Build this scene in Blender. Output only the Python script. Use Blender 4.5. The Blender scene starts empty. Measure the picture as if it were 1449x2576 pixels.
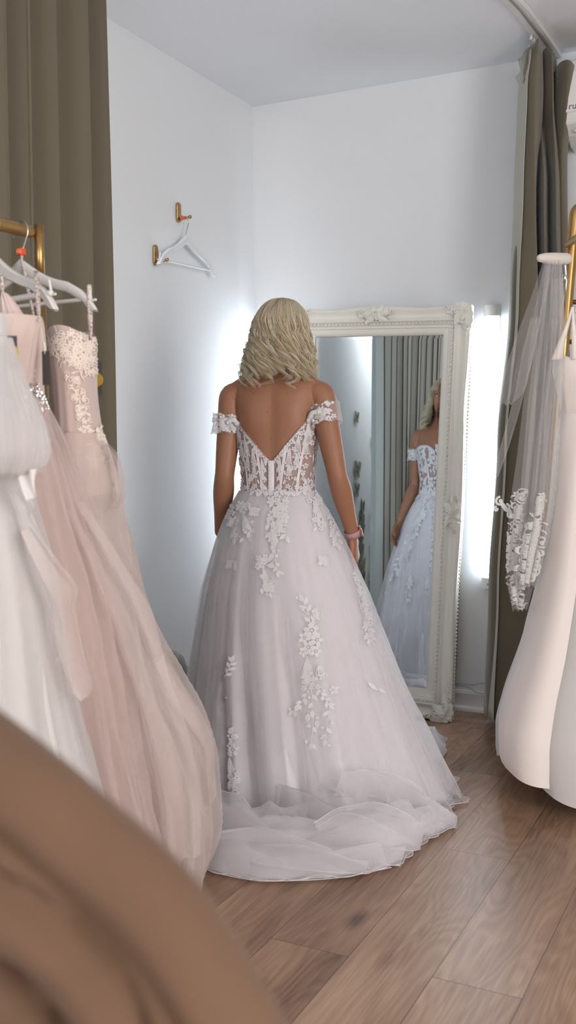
import bpy, bmesh, math, random
import numpy as np
from mathutils import Vector, Matrix, noise
from mathutils.bvhtree import BVHTree

SC = bpy.context.scene
COL = SC.collection
PI = math.pi
random.seed(7)
rng = np.random.default_rng(11)

# ------------------------------------------------------------------ camera
FPX = 2545.0
YAW, PITCH, ROLL = math.radians(26.5), math.radians(4.07), -0.0057
CAMP = Vector((0, 0, 1.22))
FW = Vector((-math.sin(YAW), math.cos(YAW), 0))
RT = Vector((math.cos(YAW), math.sin(YAW), 0))
cam_rot = Matrix.Rotation(YAW, 3, 'Z') @ Matrix.Rotation(PI/2 - PITCH, 3, 'X') @ Matrix.Rotation(ROLL, 3, 'Z')


def ray(px, py):
    """direction of sight through a point of the photograph"""
    return cam_rot @ Vector(((px - 724.5)/FPX, -(py - 1288)/FPX, -1.0))


def at(px, py, D):
    """point of the room seen at (px, py), D metres ahead of the camera"""
    d = ray(px, py)
    return CAMP + d*(D/d.dot(FW))


def on_floor(px, py, z=0.0):
    d = ray(px, py)
    return CAMP + d*((z - CAMP.z)/d.z)


cam = bpy.data.cameras.new('camera')
camo = bpy.data.objects.new('camera', cam)
COL.objects.link(camo)
camo.matrix_world = Matrix.Translation(CAMP) @ cam_rot.to_4x4()
cam.sensor_fit = 'VERTICAL'
cam.sensor_height = 36.0
cam.sensor_width = 36.0*1449/2576
cam.lens = FPX/2576*36.0
cam.clip_start = 0.02
cam.dof.use_dof = True
cam.dof.focus_distance = 3.45
cam.dof.aperture_fstop = 4.3
SC.camera = camo
SC.view_settings.view_transform = 'Standard'
SC.view_settings.look = 'None'
SC.view_settings.gamma = 1.0
SC.view_settings.use_curve_mapping = False
SC.view_settings.exposure = 0.3
SC.cycles.transparent_max_bounces = 22
SC.cycles.max_bounces = 6
SC.cycles.diffuse_bounces = 3
SC.cycles.glossy_bounces = 3
SC.cycles.transmission_bounces = 4
SC.cycles.use_adaptive_sampling = True
SC.cycles.adaptive_threshold = .06
SC.cycles.adaptive_min_samples = 12
SC.cycles.caustics_reflective = False
SC.cycles.caustics_refractive = False
SC.cycles.use_denoising = True


# ------------------------------------------------------------------ helpers
class MB:
    """collects shapes and links them as ONE mesh object"""
    def __init__(s):
        s.v = []
        s.f = []
        s.col = None

    def add(s, verts, faces):
        o = len(s.v)
        s.v.extend([tuple(p) for p in verts])
        s.f.extend([tuple(i + o for i in f) for f in faces])

    def grid(s, P, close_u=False, close_v=False):
        """P[nv][nu] points"""
        P = np.asarray(P, dtype=float)
        nv, nu = P.shape[:2]
        o = len(s.v)
        s.v.extend(map(tuple, P.reshape(-1, 3)))
        for j in range(nv if close_v else nv - 1):
            j2 = (j + 1) % nv
            for i in range(nu if close_u else nu - 1):
                i2 = (i + 1) % nu
                s.f.append((o + j*nu + i, o + j*nu + i2, o + j2*nu + i2, o + j2*nu + i))

    def box(s, c, d, rz=0.0, M=None):
        x, y, z = d[0]/2, d[1]/2, d[2]/2
        vs = [Vector((a, b, e)) for a in (-x, x) for b in (-y, y) for e in (-z, z)]
        R = Matrix.Rotation(rz, 3, 'Z')
        vs = [(R @ p) + Vector(c) for p in vs]
        if M is not None:
            vs = [M @ p for p in vs]
        s.add(vs, [(0, 1, 3, 2), (4, 6, 7, 5), (0, 4, 5, 1), (2, 3, 7, 6), (0, 2, 6, 4), (1, 5, 7, 3)])

    def tube(s, pts, rad, n=10, caps=True, flat=None, round_ends=False):
        pts = [Vector(p) for p in pts]
        m = len(pts)
        if not hasattr(rad, '__len__'):
            rad = [rad]*m
        rad = list(rad)
        if round_ends:
            d0 = (pts[0] - pts[1]).normalized(); d1 = (pts[-1] - pts[-2]).normalized()
            ra, rb = rad[0], rad[-1]
            pre, post = [], []
            for k in range(1, 5):
                t = k/4*0.98
                pre.insert(0, (pts[0] + d0*ra*math.sin(t*PI/2), ra*math.cos(t*PI/2)))
                post.append((pts[-1] + d1*rb*math.sin(t*PI/2), rb*math.cos(t*PI/2)))
            pts = [p for p, _ in pre] + pts + [p for p, _ in post]
            rad = [r for _, r in pre] + rad + [r for _, r in post]
            m = len(pts)
        t0 = (pts[1] - pts[0]).normalized()
        nrm = Vector((0, 0, 1)) if abs(t0.z) < .9 else Vector((0, 1, 0))
        if flat is not None:
            nrm = Vector(flat[0])
        nrm = (nrm - t0*nrm.dot(t0)).normalized()
        o = len(s.v)
        for i in range(m):
            t = (pts[min(i + 1, m - 1)] - pts[max(i - 1, 0)])
            t = t.normalized() if t.length > 1e-9 else t0
            nn = nrm - t*nrm.dot(t)
            if nn.length > 1e-6:
                nrm = nn.normalized()
            bi = t.cross(nrm)
            k = flat[1] if flat is not None else 1.0
            for j in range(n):
                a = 2*PI*j/n
                s.v.append(tuple(pts[i] + nrm*(math.cos(a)*rad[i]*k) + bi*(math.sin(a)*rad[i])))
        for i in range(m - 1):
            for j in range(n):
                s.f.append((o + i*n + j, o + i*n + (j + 1) % n, o + (i + 1)*n + (j + 1) % n, o + (i + 1)*n + j))
        if caps:
            s.f.append(tuple(o + j for j in range(n))[::-1])
            s.f.append(tuple(o + (m - 1)*n + j for j in range(n)))

    def ball(s, c, r, nu=12, nv=8, M=None):
        if not hasattr(r, '__len__'):
            r = (r, r, r)
        o = len(s.v)
        c = Vector(c)
        for j in range(nv + 1):
            th = PI*(.002 + .996*j/nv)
            for i in range(nu):
                a = 2*PI*i/nu
                p = Vector((r[0]*math.sin(th)*math.cos(a), r[1]*math.sin(th)*math.sin(a), r[2]*math.cos(th)))
                if M is not None:
                    p = M @ p
                s.v.append(tuple(p + c))
        for j in range(nv):
            for i in range(nu):
                s.f.append((o + j*nu + i, o + (j + 1)*nu + i, o + (j + 1)*nu + (i + 1) % nu, o + j*nu + (i + 1) % nu))
        s.f.append(tuple(o + i for i in range(nu)))
        s.f.append(tuple(o + nv*nu + i for i in range(nu))[::-1])

    def lathe(s, prof, c=(0, 0, 0), n=32, close=True):
        P = [[(c[0] + r*math.cos(2*PI*i/n), c[1] + r*math.sin(2*PI*i/n), c[2] + z) for i in range(n)] for r, z in prof]
        s.grid(P, close_u=True)
        if close:
            o = len(s.v) - n*len(prof)
            s.f.append(tuple(o + i for i in range(n))[::-1])
            s.f.append(tuple(o + (len(prof) - 1)*n + i for i in range(n)))

    def prism(s, poly, depth, M=None):
        """poly in local XZ, extruded along local Y from 0 to depth"""
        n = len(poly)
        vs = [Vector((x, 0, z)) for x, z in poly] + [Vector((x, depth, z)) for x, z in poly]
        if M is not None:
            vs = [M @ p for p in vs]
        f = [tuple(range(n)), tuple(range(2*n - 1, n - 1, -1))]
        f += [(i, i + n, (i + 1) % n + n, (i + 1) % n) for i in range(n)]
        s.add(vs, f)

    def build(s, name, mat, parent=None, smooth=True, loc=None):
        me = bpy.data.meshes.new(name)
        vs = s.v
        if parent is not None:
            inv = world_of(parent).inverted()
            vs = [inv @ Vector(p) for p in vs]
        elif loc is not None:
            L = Vector(loc)
            vs = [Vector(p) - L for p in vs]
        me.from_pydata([tuple(p) for p in vs], [], s.f)
        me.update()
        o = bpy.data.objects.new(name, me)
        COL.objects.link(o)
        if mat is not None:
            me.materials.append(mat)
        if parent is not None:
            o.parent = parent
        elif loc is not None:
            o.location = loc
        if smooth:
            me.polygons.foreach_set('use_smooth', [True]*len(me.polygons))
        return o

    def bvh(s):
        return BVHTree.FromPolygons([Vector(p) for p in s.v], s.f)


def world_of(o):
    m = o.matrix_basis.copy()
    return (world_of(o.parent) @ m) if o.parent else m


def recalc(o):
    bm = bmesh.new()
    bm.from_mesh(o.data)
    bmesh.ops.recalc_face_normals(bm, faces=bm.faces)
    bm.to_mesh(o.data)
    bm.free()
    return o


def sharp(o, ang=35):
    try:
        o.data.set_sharp_from_angle(angle=math.radians(ang))
    except Exception:
        pass
    return o


def bevel(o, w, seg=2):
    m = o.modifiers.new('bevel', 'BEVEL')
    m.width = w
    m.segments = seg
    m.limit_method = 'ANGLE'
    return o


def solid(o, t):
    m = o.modifiers.new('solid', 'SOLIDIFY')
    m.thickness = t
    return o


def thing(name, label, cat, loc=(0, 0, 0), rz=0.0, group=None):
    o = bpy.data.objects.new(name, None)
    o.empty_display_size = .05
    COL.objects.link(o)
    o.location = loc
    o.rotation_euler = (0, 0, rz)
    return tag(o, label, cat, group)


def tag(o, label, cat=None, group=None):
    o['label'] = label
    if cat:
        o['category'] = cat
    if group:
        o['group'] = group
    return o


def struct(o):
    o['kind'] = 'structure'
    return o


def text_mesh(body, size, extrude, name, mat, parent, M, center=False):
    cu = bpy.data.curves.new('tmp', 'FONT'); cu.body = body; cu.size = size; cu.extrude = extrude
    if center:
        cu.align_x = 'CENTER'; cu.align_y = 'CENTER'
    o = bpy.data.objects.new('tmp', cu); COL.objects.link(o)
    bpy.context.view_layer.update()
    me = bpy.data.meshes.new_from_object(o.evaluated_get(bpy.context.evaluated_depsgraph_get()))
    bpy.data.objects.remove(o)
    me.materials.clear(); me.materials.append(mat)
    q = bpy.data.objects.new(name, me); COL.objects.link(q); q.parent = parent; q.matrix_basis = M
    return q


def lerp_table(tab, x):
    """tab: list of (x, a, b, ...) -> interpolated arrays (smooth)"""
    tab = np.array(tab, float)
    xs = tab[:, 0]
    out = []
    for k in range(1, tab.shape[1]):
        out.append(pchip(xs, tab[:, k], x))
    return out


def pchip(xs, ys, x):
    xs = np.asarray(xs, float); ys = np.asarray(ys, float); x = np.asarray(x, float)
    sgn = 1
    if xs[0] > xs[-1]:
        xs = xs[::-1]; ys = ys[::-1]
    h = np.diff(xs); d = np.diff(ys)/h
    m = np.zeros_like(ys)
    m[0] = d[0]; m[-1] = d[-1]
    for i in range(1, len(ys) - 1):
        if d[i-1]*d[i] > 0:
            w1 = 2*h[i] + h[i-1]; w2 = h[i] + 2*h[i-1]
            m[i] = (w1 + w2)/(w1/d[i-1] + w2/d[i])
    x = np.clip(x, xs[0], xs[-1])
    i = np.clip(np.searchsorted(xs, x) - 1, 0, len(h) - 1)
    t = (x - xs[i])/h[i]
    return ((2*t**3 - 3*t**2 + 1)*ys[i] + (t**3 - 2*t**2 + t)*h[i]*m[i]
            + (-2*t**3 + 3*t**2)*ys[i+1] + (t**3 - t**2)*h[i]*m[i+1])


# ------------------------------------------------------------------ materials
MATS = {}


def s2l(c):
    return tuple((x/255/12.92 if x/255 <= .04045 else ((x/255 + .055)/1.055)**2.4) for x in c) + (1.0,)


def pmat(name, rgb, rough=.6, metal=0.0, sheen=0.0, bump=None, spec=.5, var=None, sss=0.0, coat=0.0):
    """principled material; rgb in 0..255; bump=(scale, strength); var=(scale, amount)"""
    m = bpy.data.materials.new(name)
    m.use_nodes = True
    nt = m.node_tree
    b = nt.nodes['Principled BSDF']
    c = s2l(rgb)
    b.inputs['Base Color'].default_value = c
    b.inputs['Roughness'].default_value = rough
    b.inputs['Metallic'].default_value = metal
    b.inputs['Specular IOR Level'].default_value = spec
    b.inputs['Sheen Weight'].default_value = sheen
    b.inputs['Coat Weight'].default_value = coat
    if sss:
        b.inputs['Subsurface Weight'].default_value = sss
        b.inputs['Subsurface Radius'].default_value = (.012, .005, .003)
        b.inputs['Subsurface Scale'].default_value = 1.0
    tc = nt.nodes.new('ShaderNodeTexCoord')
    if bump:
        n = nt.nodes.new('ShaderNodeTexNoise')
        n.inputs['Scale'].default_value = bump[0]
        n.inputs['Detail'].default_value = 4
        nt.links.new(tc.outputs['Object'], n.inputs['Vector'])
        bp = nt.nodes.new('ShaderNodeBump')
        bp.inputs['Strength'].default_value = bump[1]
        bp.inputs['Distance'].default_value = .002
        nt.links.new(n.outputs['Fac'], bp.inputs['Height'])
        nt.links.new(bp.outputs['Normal'], b.inputs['Normal'])
    if var:
        n = nt.nodes.new('ShaderNodeTexNoise')
        n.inputs['Scale'].default_value = var[0]
        nt.links.new(tc.outputs['Object'], n.inputs['Vector'])
        mx = nt.nodes.new('ShaderNodeMix')
        mx.data_type = 'RGBA'
        mx.inputs[6].default_value = tuple(x*(1 - var[1]) for x in c[:3]) + (1,)
        mx.inputs[7].default_value = tuple(min(1, x*(1 + var[1])) for x in c[:3]) + (1,)
        nt.links.new(n.outputs['Fac'], mx.inputs[0])
        nt.links.new(mx.outputs[2], b.inputs['Base Color'])
    MATS[name] = m
    return m


def tulle(name, rgb, alpha, edge=.5, trans=.45, weave=0.0):
    """sheer net: partly open, denser where seen edge-on"""
    m = bpy.data.materials.new(name)
    m.use_nodes = True
    nt = m.node_tree
    nt.nodes.clear()
    out = nt.nodes.new('ShaderNodeOutputMaterial')
    mix = nt.nodes.new('ShaderNodeMixShader')
    tr = nt.nodes.new('ShaderNodeBsdfTransparent')
    df = nt.nodes.new('ShaderNodeBsdfDiffuse')
    tl = nt.nodes.new('ShaderNodeBsdfTranslucent')
    m2 = nt.nodes.new('ShaderNodeMixShader')
    c = s2l(rgb)
    df.inputs['Color'].default_value = c
    tl.inputs['Color'].default_value = c
    m2.inputs[0].default_value = trans
    nt.links.new(df.outputs[0], m2.inputs[1])
    nt.links.new(tl.outputs[0], m2.inputs[2])
    lw = nt.nodes.new('ShaderNodeLayerWeight')
    lw.inputs['Blend'].default_value = .25
    mr = nt.nodes.new('ShaderNodeMapRange')
    mr.inputs['To Min'].default_value = alpha
    mr.inputs['To Max'].default_value = min(1.0, alpha + edge)
    nt.links.new(lw.outputs['Facing'], mr.inputs['Value'])
    src = mr.outputs[0]
    if weave:
        tc = nt.nodes.new('ShaderNodeTexCoord')
        n = nt.nodes.new('ShaderNodeTexNoise')
        n.inputs['Scale'].default_value = 5
        n.inputs['Detail'].default_value = 3
        nt.links.new(tc.outputs['Object'], n.inputs['Vector'])
        mm = nt.nodes.new('ShaderNodeMath')
        mm.operation = 'MULTIPLY_ADD'
        mm.inputs[1].default_value = weave
        mm.inputs[2].default_value = 1 - weave/2
        nt.links.new(n.outputs['Fac'], mm.inputs[0])
        mu = nt.nodes.new('ShaderNodeMath')
        mu.operation = 'MULTIPLY'
        mu.use_clamp = True
        nt.links.new(src, mu.inputs[0])
        nt.links.new(mm.outputs[0], mu.inputs[1])
        src = mu.outputs[0]
    nt.links.new(src, mix.inputs[0])
    nt.links.new(tr.outputs[0], mix.inputs[1])
    nt.links.new(m2.outputs[0], mix.inputs[2])
    nt.links.new(mix.outputs[0], out.inputs[0])
    MATS[name] = m
    return m


def cloth(name, rgb, trans=.2, rough=.8, sheen=.2, bump=None):
    """woven fabric with a little light coming through"""
    m = pmat(name, rgb, rough=rough, sheen=sheen, bump=bump, spec=.25)
    nt = m.node_tree
    b = nt.nodes['Principled BSDF']
    out = [n for n in nt.nodes if n.type == 'OUTPUT_MATERIAL'][0]
    tl = nt.nodes.new('ShaderNodeBsdfTranslucent')
    tl.inputs['Color'].default_value = s2l(rgb)
    mx = nt.nodes.new('ShaderNodeMixShader')
    mx.inputs[0].default_value = trans
    nt.links.new(b.outputs[0], mx.inputs[1])
    nt.links.new(tl.outputs[0], mx.inputs[2])
    nt.links.new(mx.outputs[0], out.inputs[0])
    return m


def emis(name, rgb, strength):
    m = bpy.data.materials.new(name)
    m.use_nodes = True
    nt = m.node_tree
    nt.nodes.clear()
    out = nt.nodes.new('ShaderNodeOutputMaterial')
    e = nt.nodes.new('ShaderNodeEmission')
    e.inputs['Color'].default_value = s2l(rgb)
    e.inputs['Strength'].default_value = strength
    nt.links.new(e.outputs[0], out.inputs[0])
    return m


M_wall = pmat('wall_paint', (231, 233, 235), rough=.85, bump=(60, .08), spec=.3)
M_ceil = pmat('ceiling_paint', (236, 238, 241), rough=.9)
M_white = pmat('white_paint', (225, 225, 226), rough=.45)
M_brass = pmat('brushed_brass', (176, 142, 92), rough=.32, metal=.9, bump=(90, .1))
M_chrome = pmat('chrome', (200, 200, 200), rough=.2, metal=1)
M_curt = cloth('curtain_fabric', (112, 104, 88), trans=.06, rough=.9, sheen=.35, bump=(900, .25))
M_lit_curt = cloth('lit_curtain_fabric', (196, 202, 198), trans=.05, rough=.9, sheen=.2)  # the olive curtain as lamplit, brightness put into the colour
M_hang = pmat('hanger_white', (214, 208, 204), rough=.4)
M_hang2 = pmat('hanger_white_wall', (226, 228, 230), rough=.35)
M_red = pmat('orange_plastic', (214, 82, 40), rough=.4)
M_frame = pmat('mirror_frame_cream', (244, 241, 231), rough=.5, var=(3, .04))
M_plastic = pmat('white_plastic', (222, 220, 216), rough=.4)
M_dark = pmat('dark_card', (74, 68, 64), rough=.7)
M_gold = pmat('gold_seal', (212, 178, 70), rough=.35, metal=.7)
M_cable = pmat('cable', (190, 190, 188), rough=.5)
M_rhine = pmat('rhinestone', (205, 200, 198), rough=.12, metal=.85)
M_sequin = pmat('sequin', (245, 245, 250), rough=.1, metal=.6)

# wood floor: oak boards laid along Y
def floor_mat():
    m = bpy.data.materials.new('oak_boards')
    m.use_nodes = True
    nt = m.node_tree
    N, L = nt.nodes, nt.links
    b = N['Principled BSDF']
    tc = N.new('ShaderNodeTexCoord')
    sep = N.new('ShaderNodeSeparateXYZ')
    L.new(tc.outputs['Object'], sep.inputs[0])

    def math_(op, a, c=None, v=None):
        n = N.new('ShaderNodeMath')
        n.operation = op
        L.new(a, n.inputs[0])
        if c is not None:
            L.new(c, n.inputs[1])
        if v is not None:
            n.inputs[1].default_value = v
        return n.outputs[0]
    yy = math_('ADD', sep.outputs['Y'], v=-2.84 + 1.42*10)
    xx = math_('ADD', sep.outputs['X'], v=.703 + .206*40)
    cb = N.new('ShaderNodeCombineXYZ')
    L.new(yy, cb.inputs[0]); L.new(xx, cb.inputs[1])
    br = N.new('ShaderNodeTexBrick')
    br.offset = .5
    br.offset_frequency = 2
    br.inputs['Scale'].default_value = 1.0
    br.inputs['Brick Width'].default_value = 1.42
    br.inputs['Row Height'].default_value = .206
    br.inputs['Mortar Size'].default_value = .0011
    br.inputs['Mortar Smooth'].default_value = .3
    br.inputs['Color1'].default_value = (0, 0, 0, 1)
    br.inputs['Color2'].default_value = (1, 1, 1, 1)
    br.inputs['Mortar'].default_value = (.5, .5, .5, 1)
    L.new(cb.outputs[0], br.inputs['Vector'])
    rnd = N.new('ShaderNodeSeparateColor')
    L.new(br.outputs['Color'], rnd.inputs[0])
    off = math_('MULTIPLY', rnd.outputs[0], v=37.0)
    # warped coordinates for the grain
    cb2 = N.new('ShaderNodeCombineXYZ')
    gx = math_('MULTIPLY', sep.outputs['X'], v=6.5)
    gy = math_('MULTIPLY', sep.outputs['Y'], v=1.3)
    L.new(gx, cb2.inputs[0]); L.new(gy, cb2.inputs[1]); L.new(off, cb2.inputs[2])
    n1 = N.new('ShaderNodeTexNoise')
    n1.inputs['Scale'].default_value = 1.0
    n1.inputs['Detail'].default_value = 2.5
    n1.inputs['Roughness'].default_value = .45
    n1.inputs['Distortion'].default_value = .35
    L.new(cb2.outputs[0], n1.inputs['Vector'])
    rings = math_('SINE', math_('MULTIPLY', n1.outputs['Fac'], v=95.0))
    cb3 = N.new('ShaderNodeCombineXYZ')
    L.new(math_('MULTIPLY', sep.outputs['X'], v=170.0), cb3.inputs[0])
    L.new(math_('MULTIPLY', sep.outputs['Y'], v=5.0), cb3.inputs[1]); L.new(off, cb3.inputs[2])
    n2 = N.new('ShaderNodeTexNoise')
    n2.inputs['Detail'].default_value = 4
    n2.inputs['Scale'].default_value = 1.0
    L.new(cb3.outputs[0], n2.inputs['Vector'])
    n3 = N.new('ShaderNodeTexNoise')      # broad darker and lighter drifts
    n3.inputs['Scale'].default_value = .55
    n3.inputs['Detail'].default_value = 3
    L.new(cb2.outputs[0], n3.inputs['Vector'])
    g = math_('MULTIPLY', rings, v=.06)
    g2 = math_('MULTIPLY', math_('ADD', n2.outputs['Fac'], v=-.5), v=.55)
    g3 = math_('MULTIPLY', math_('ADD', n3.outputs['Fac'], v=-.5), v=1.25)
    tot = math_('ADD', math_('ADD', math_('ADD', g, g2), g3), v=.5)
    tot = math_('ADD', tot, math_('MULTIPLY', math_('ADD', rnd.outputs[0], v=-.5), v=.16))
    # knots
    vo = N.new('ShaderNodeTexVoronoi')
    vo.inputs['Scale'].default_value = 1.0
    cb4 = N.new('ShaderNodeCombineXYZ')
    L.new(math_('MULTIPLY', sep.outputs['X'], v=4.2), cb4.inputs[0])
    L.new(math_('MULTIPLY', sep.outputs['Y'], v=1.7), cb4.inputs[1]); L.new(off, cb4.inputs[2])
    L.new(cb4.outputs[0], vo.inputs['Vector'])
    kn = N.new('ShaderNodeMapRange')
    kn.inputs['From Min'].default_value = .02
    kn.inputs['From Max'].default_value = .13
    kn.inputs['To Min'].default_value = .4
    kn.inputs['To Max'].default_value = 0
    L.new(vo.outputs['Distance'], kn.inputs['Value'])
    tot = math_('SUBTRACT', tot, kn.outputs[0])
    cr = N.new('ShaderNodeValToRGB')
    cr.color_ramp.elements[0].color = s2l((96, 71, 54))
    cr.color_ramp.elements[0].position = .05
    cr.color_ramp.elements[1].color = s2l((196, 166, 140))
    cr.color_ramp.elements[1].position = .95
    e = cr.color_ramp.elements.new(.5)
    e.color = s2l((156, 123, 99))
    L.new(tot, cr.inputs[0])
    mx = N.new('ShaderNodeMix')
    mx.data_type = 'RGBA'
    mx.inputs[7].default_value = s2l((72, 54, 44))
    L.new(br.outputs['Fac'], mx.inputs[0])
    L.new(cr.outputs[0], mx.inputs[6])
    L.new(mx.outputs[2], b.inputs['Base Color'])
    b.inputs['Roughness'].default_value = .36
    b.inputs['Specular IOR Level'].default_value = .45
    bp = N.new('ShaderNodeBump')
    bp.inputs['Strength'].default_value = .25
    bp.inputs['Distance'].default_value = .001
    hh = math_('SUBTRACT', math_('ADD', n2.outputs['Fac'], g), br.outputs['Fac'])
    L.new(hh, bp.inputs['Height'])
    L.new(bp.outputs['Normal'], b.inputs['Normal'])
    return m


# ------------------------------------------------------------------ the room
XL, XR, YB, YF, ZC = -2.358, 2.9, 4.38, -2.7, 2.812

b = MB(); b.box(((XL + XR)/2, (YB + YF)/2, -.05), (XR - XL + .4, YB - YF + .4, .1))
struct(b.build('floor', floor_mat(), smooth=False))
b = MB(); b.box(((XL + XR)/2, (YB + YF)/2, ZC + .05), (XR - XL + .4, YB - YF + .4, .1))
struct(b.build('ceiling', M_ceil, smooth=False))
b = MB(); b.box((XL - .05, (YB + YF)/2, ZC/2), (.1, YB - YF, ZC))
wall_left = struct(b.build('wall_left', M_wall, smooth=False))
b = MB(); b.box(((XL + XR)/2, YB + .05, ZC/2), (XR - XL + .2, .1, ZC))
struct(b.build('wall_back', M_wall, smooth=False))


def wall_with_opening(name, axis, pos, a0, a1, o0, o1, z0, z1):
    b = MB()
    def bx(p, q, r, s):
        if axis == 'y':
            b.box(((p + q)/2, pos, (r + s)/2), (q - p, .1, s - r))
        else:
            b.box((pos, (p + q)/2, (r + s)/2), (.1, q - p, s - r))
    bx(a0, o0, 0, ZC); bx(o1, a1, 0, ZC); bx(o0, o1, 0, z0); bx(o0, o1, z1, ZC)
    struct(b.build(name, M_wall, smooth=False))


wall_with_opening('wall_front', 'y', YF - .05, XL, XR, -2.2, .6, .4, 2.6)
wall_with_opening('wall_right', 'x', XR + .05, YF, YB, -1.6, 1.6, .5, 2.5)
M_glass = bpy.data.materials.new('window_glass'); M_glass.use_nodes = True
_b = M_glass.node_tree.nodes['Principled BSDF']
_b.inputs['Transmission Weight'].default_value = 1; _b.inputs['Roughness'].default_value = 0; _b.inputs['IOR'].default_value = 1.05
for nm, ax, pos, p0, p1 in (('added_window_1', 'y', YF - .05, -2.2, .6), ('added_window_2', 'x', XR + .05, -1.6, 1.6)):  # window frames added out of view to bring daylight into the room
    b = MB()
    def fr(a, c, z, da, dz):
        if ax == 'y':
            b.box((a, pos, z), (da, .06, dz))
        else:
            b.box((pos, a, z), (.06, da, dz))
    mid = (p0 + p1)/2
    fr(p0 + .03, 0, 1.5, .06, 2); fr(p1 - .03, 0, 1.5, .06, 2); fr(mid, 0, 1.5, .06, 2)
    fr(mid, 0, .53, p1 - p0, .06); fr(mid, 0, 2.47, p1 - p0, .06)
    struct(b.build(nm, M_white, smooth=False))

# baseboards, with a small quarter-round at the floor
def base(name, p, q, nrm):
    p, q, nrm = Vector(p), Vector(q), Vector(nrm)
    prof = [(0, 0), (.024, 0), (.024, .012), (.016, .02), (.014, .022), (.014, .078), (.009, .09), (0, .09)]
    b = MB()
    b.grid([[tuple(e + nrm*(d - .0005 if d == 0 else d) + Vector((0, 0, z))) for d, z in prof] for e in (p, q)], close_u=False)
    b.f.append(tuple(range(len(prof)))); b.f.append(tuple(range(len(prof), 2*len(prof)))[::-1])
    struct(recalc(b.build(name, M_white, smooth=False)))


base('baseboard_back', (XL, YB, 0), (XR, YB, 0), (0, -1, 0))
base('baseboard_left', (XL, YF, 0), (XL, YB, 0), (1, 0, 0))

# ------------------------------------------------------------------ mural painted on the left wall (seen in the mirror)
def mural():
    tones = [(60, 66, 58), (84, 88, 72), (112, 114, 96), (138, 134, 112), (150, 140, 118), (96, 104, 104)]
    mats = [pmat('mural_tone_%s' % 'abcdef'[i], t, rough=.9) for i, t in enumerate(tones)]
    t = thing('wall_mural', 'painted mural of grey-green leaves, white blossom and butterflies on the wall, seen in the mirror',
              'mural', (XL + .002, 1.2, 0))
    r = random.Random(5)
    bl, bs, bf = [MB() for _ in mats], MB(), MB()
    def leaf(b, y, z, L, w, a, x):
        n = 8
        pts = []
        for k in range(n + 1):
            s = k/n
            pts.append((s*L, w*math.sin(PI*s**.8)))
        for k in range(n - 1, 0, -1):
            s = k/n
            pts.append((s*L, -w*math.sin(PI*s**.8)))
        ca, sa = math.cos(a), math.sin(a)
        vs = [(x, y + p*ca - q*sa, z + p*sa + q*ca) for p, q in pts]
        b.add(vs, [tuple(range(len(vs)))])
    lay = [0]
    def X():
        lay[0] += 1
        return XL + .001 + lay[0]*.000006
    for k in range(24):
        y0 = r.uniform(.25, 1.75); z = .25
        top = 1.62 - abs(y0 - .95)*.75 + r.uniform(-.2, .1)
        pts = []
        y = y0
        x = X()
        while z < top:
            pts.append((x, y, z))
            z += .05
            y += r.uniform(-.035, .035)
        if len(pts) < 3:
            continue
        P = [[(p[0], p[1] - .004, p[2]), (p[0], p[1] + .004, p[2])] for p in pts]
        bs.grid(P)
        for p in pts[::1]:
            for sgn in (-1, 1):
                if r.random() < .8:
                    lo = max(0, 1.2 - p[2])
                    leaf(bl[r.randrange(6)], p[1], p[2], r.uniform(.07, .13)*(1 + lo*.7), r.uniform(.018, .03)*(1 + lo*.8),
                         PI/2 - sgn*r.uniform(.4, 1.2), X())
    for k in range(26):       # blossom
        y, z = r.uniform(.35, 1.6), r.uniform(.3, 1.15)
        rr = r.uniform(.03, .055)
        for j in range(6):
            leaf(bf, y, z, rr, rr*.42, j*PI/3 + r.random(), X())
        leaf(bl[4], y - .008, z, .016, .008, 0, X())
    for (y, z, s) in ((2.02, 1.62, .075), (1.55, 1.5, .06), (1.95, 1.27, .11), (1.95, 1.13, .09), (1.3, 1.72, .06)):   # butterflies
        for a, L in ((.5, 1), (2.6, 1), (-.6, .75), (3.75, .75)):
            leaf(bl[3], y, z, s*L, s*.35*L, a, X())
            leaf(bl[1], y, z, s*L*.6, s*.15*L, a + .1, X())
        leaf(bl[0], y, z - s*.4, s*.9, .007, PI/2 + .1, X())
    for i, q in enumerate(bl):
        q.build('painted_leaves', mats[i], t, smooth=False)
    bs.build('painted_stems', mats[1], t, smooth=False)
    bf.build('painted_blossom', pmat('mural_blossom', (205, 200, 188), rough=.9), t, smooth=False)


mural()

# ------------------------------------------------------------------ curtain rails on the ceiling
def bez(p0, p1, p2, p3, n):
    out = []
    for i in range(n):
        t = i/(n - 1)
        out.append(Vector(p0)*(1 - t)**3 + Vector(p1)*3*t*(1 - t)**2 + Vector(p2)*3*t*t*(1 - t) + Vector(p3)*t**3)
    return out


def rail(name, label, path, w=.03):
    b = MB()
    rows = []
    for i, p in enumerate(path):
        t = (path[min(i + 1, len(path) - 1)] - path[max(i - 1, 0)]).normalized()
        n = Vector((-t.y, t.x, 0))
        row = []
        for d, z in ((-w, 0), (-w, -.012), (-.006, -.014), (-.006, -.004), (.006, -.004), (.006, -.014), (w*.55, -.012), (w*.55, -.02), (w, -.02), (w, 0)):
            row.append(tuple(p + n*d + Vector((0, 0, z - .0005))))
        rows.append(row)
    b.grid(rows)
    b.f.append(tuple(range(10))); o = len(rows)*10 - 10; b.f.append(tuple(range(o, o + 10))[::-1])
    o = b.build(name, M_plastic, smooth=False)
    tag(o, label, 'curtain rail')
    return o


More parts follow.
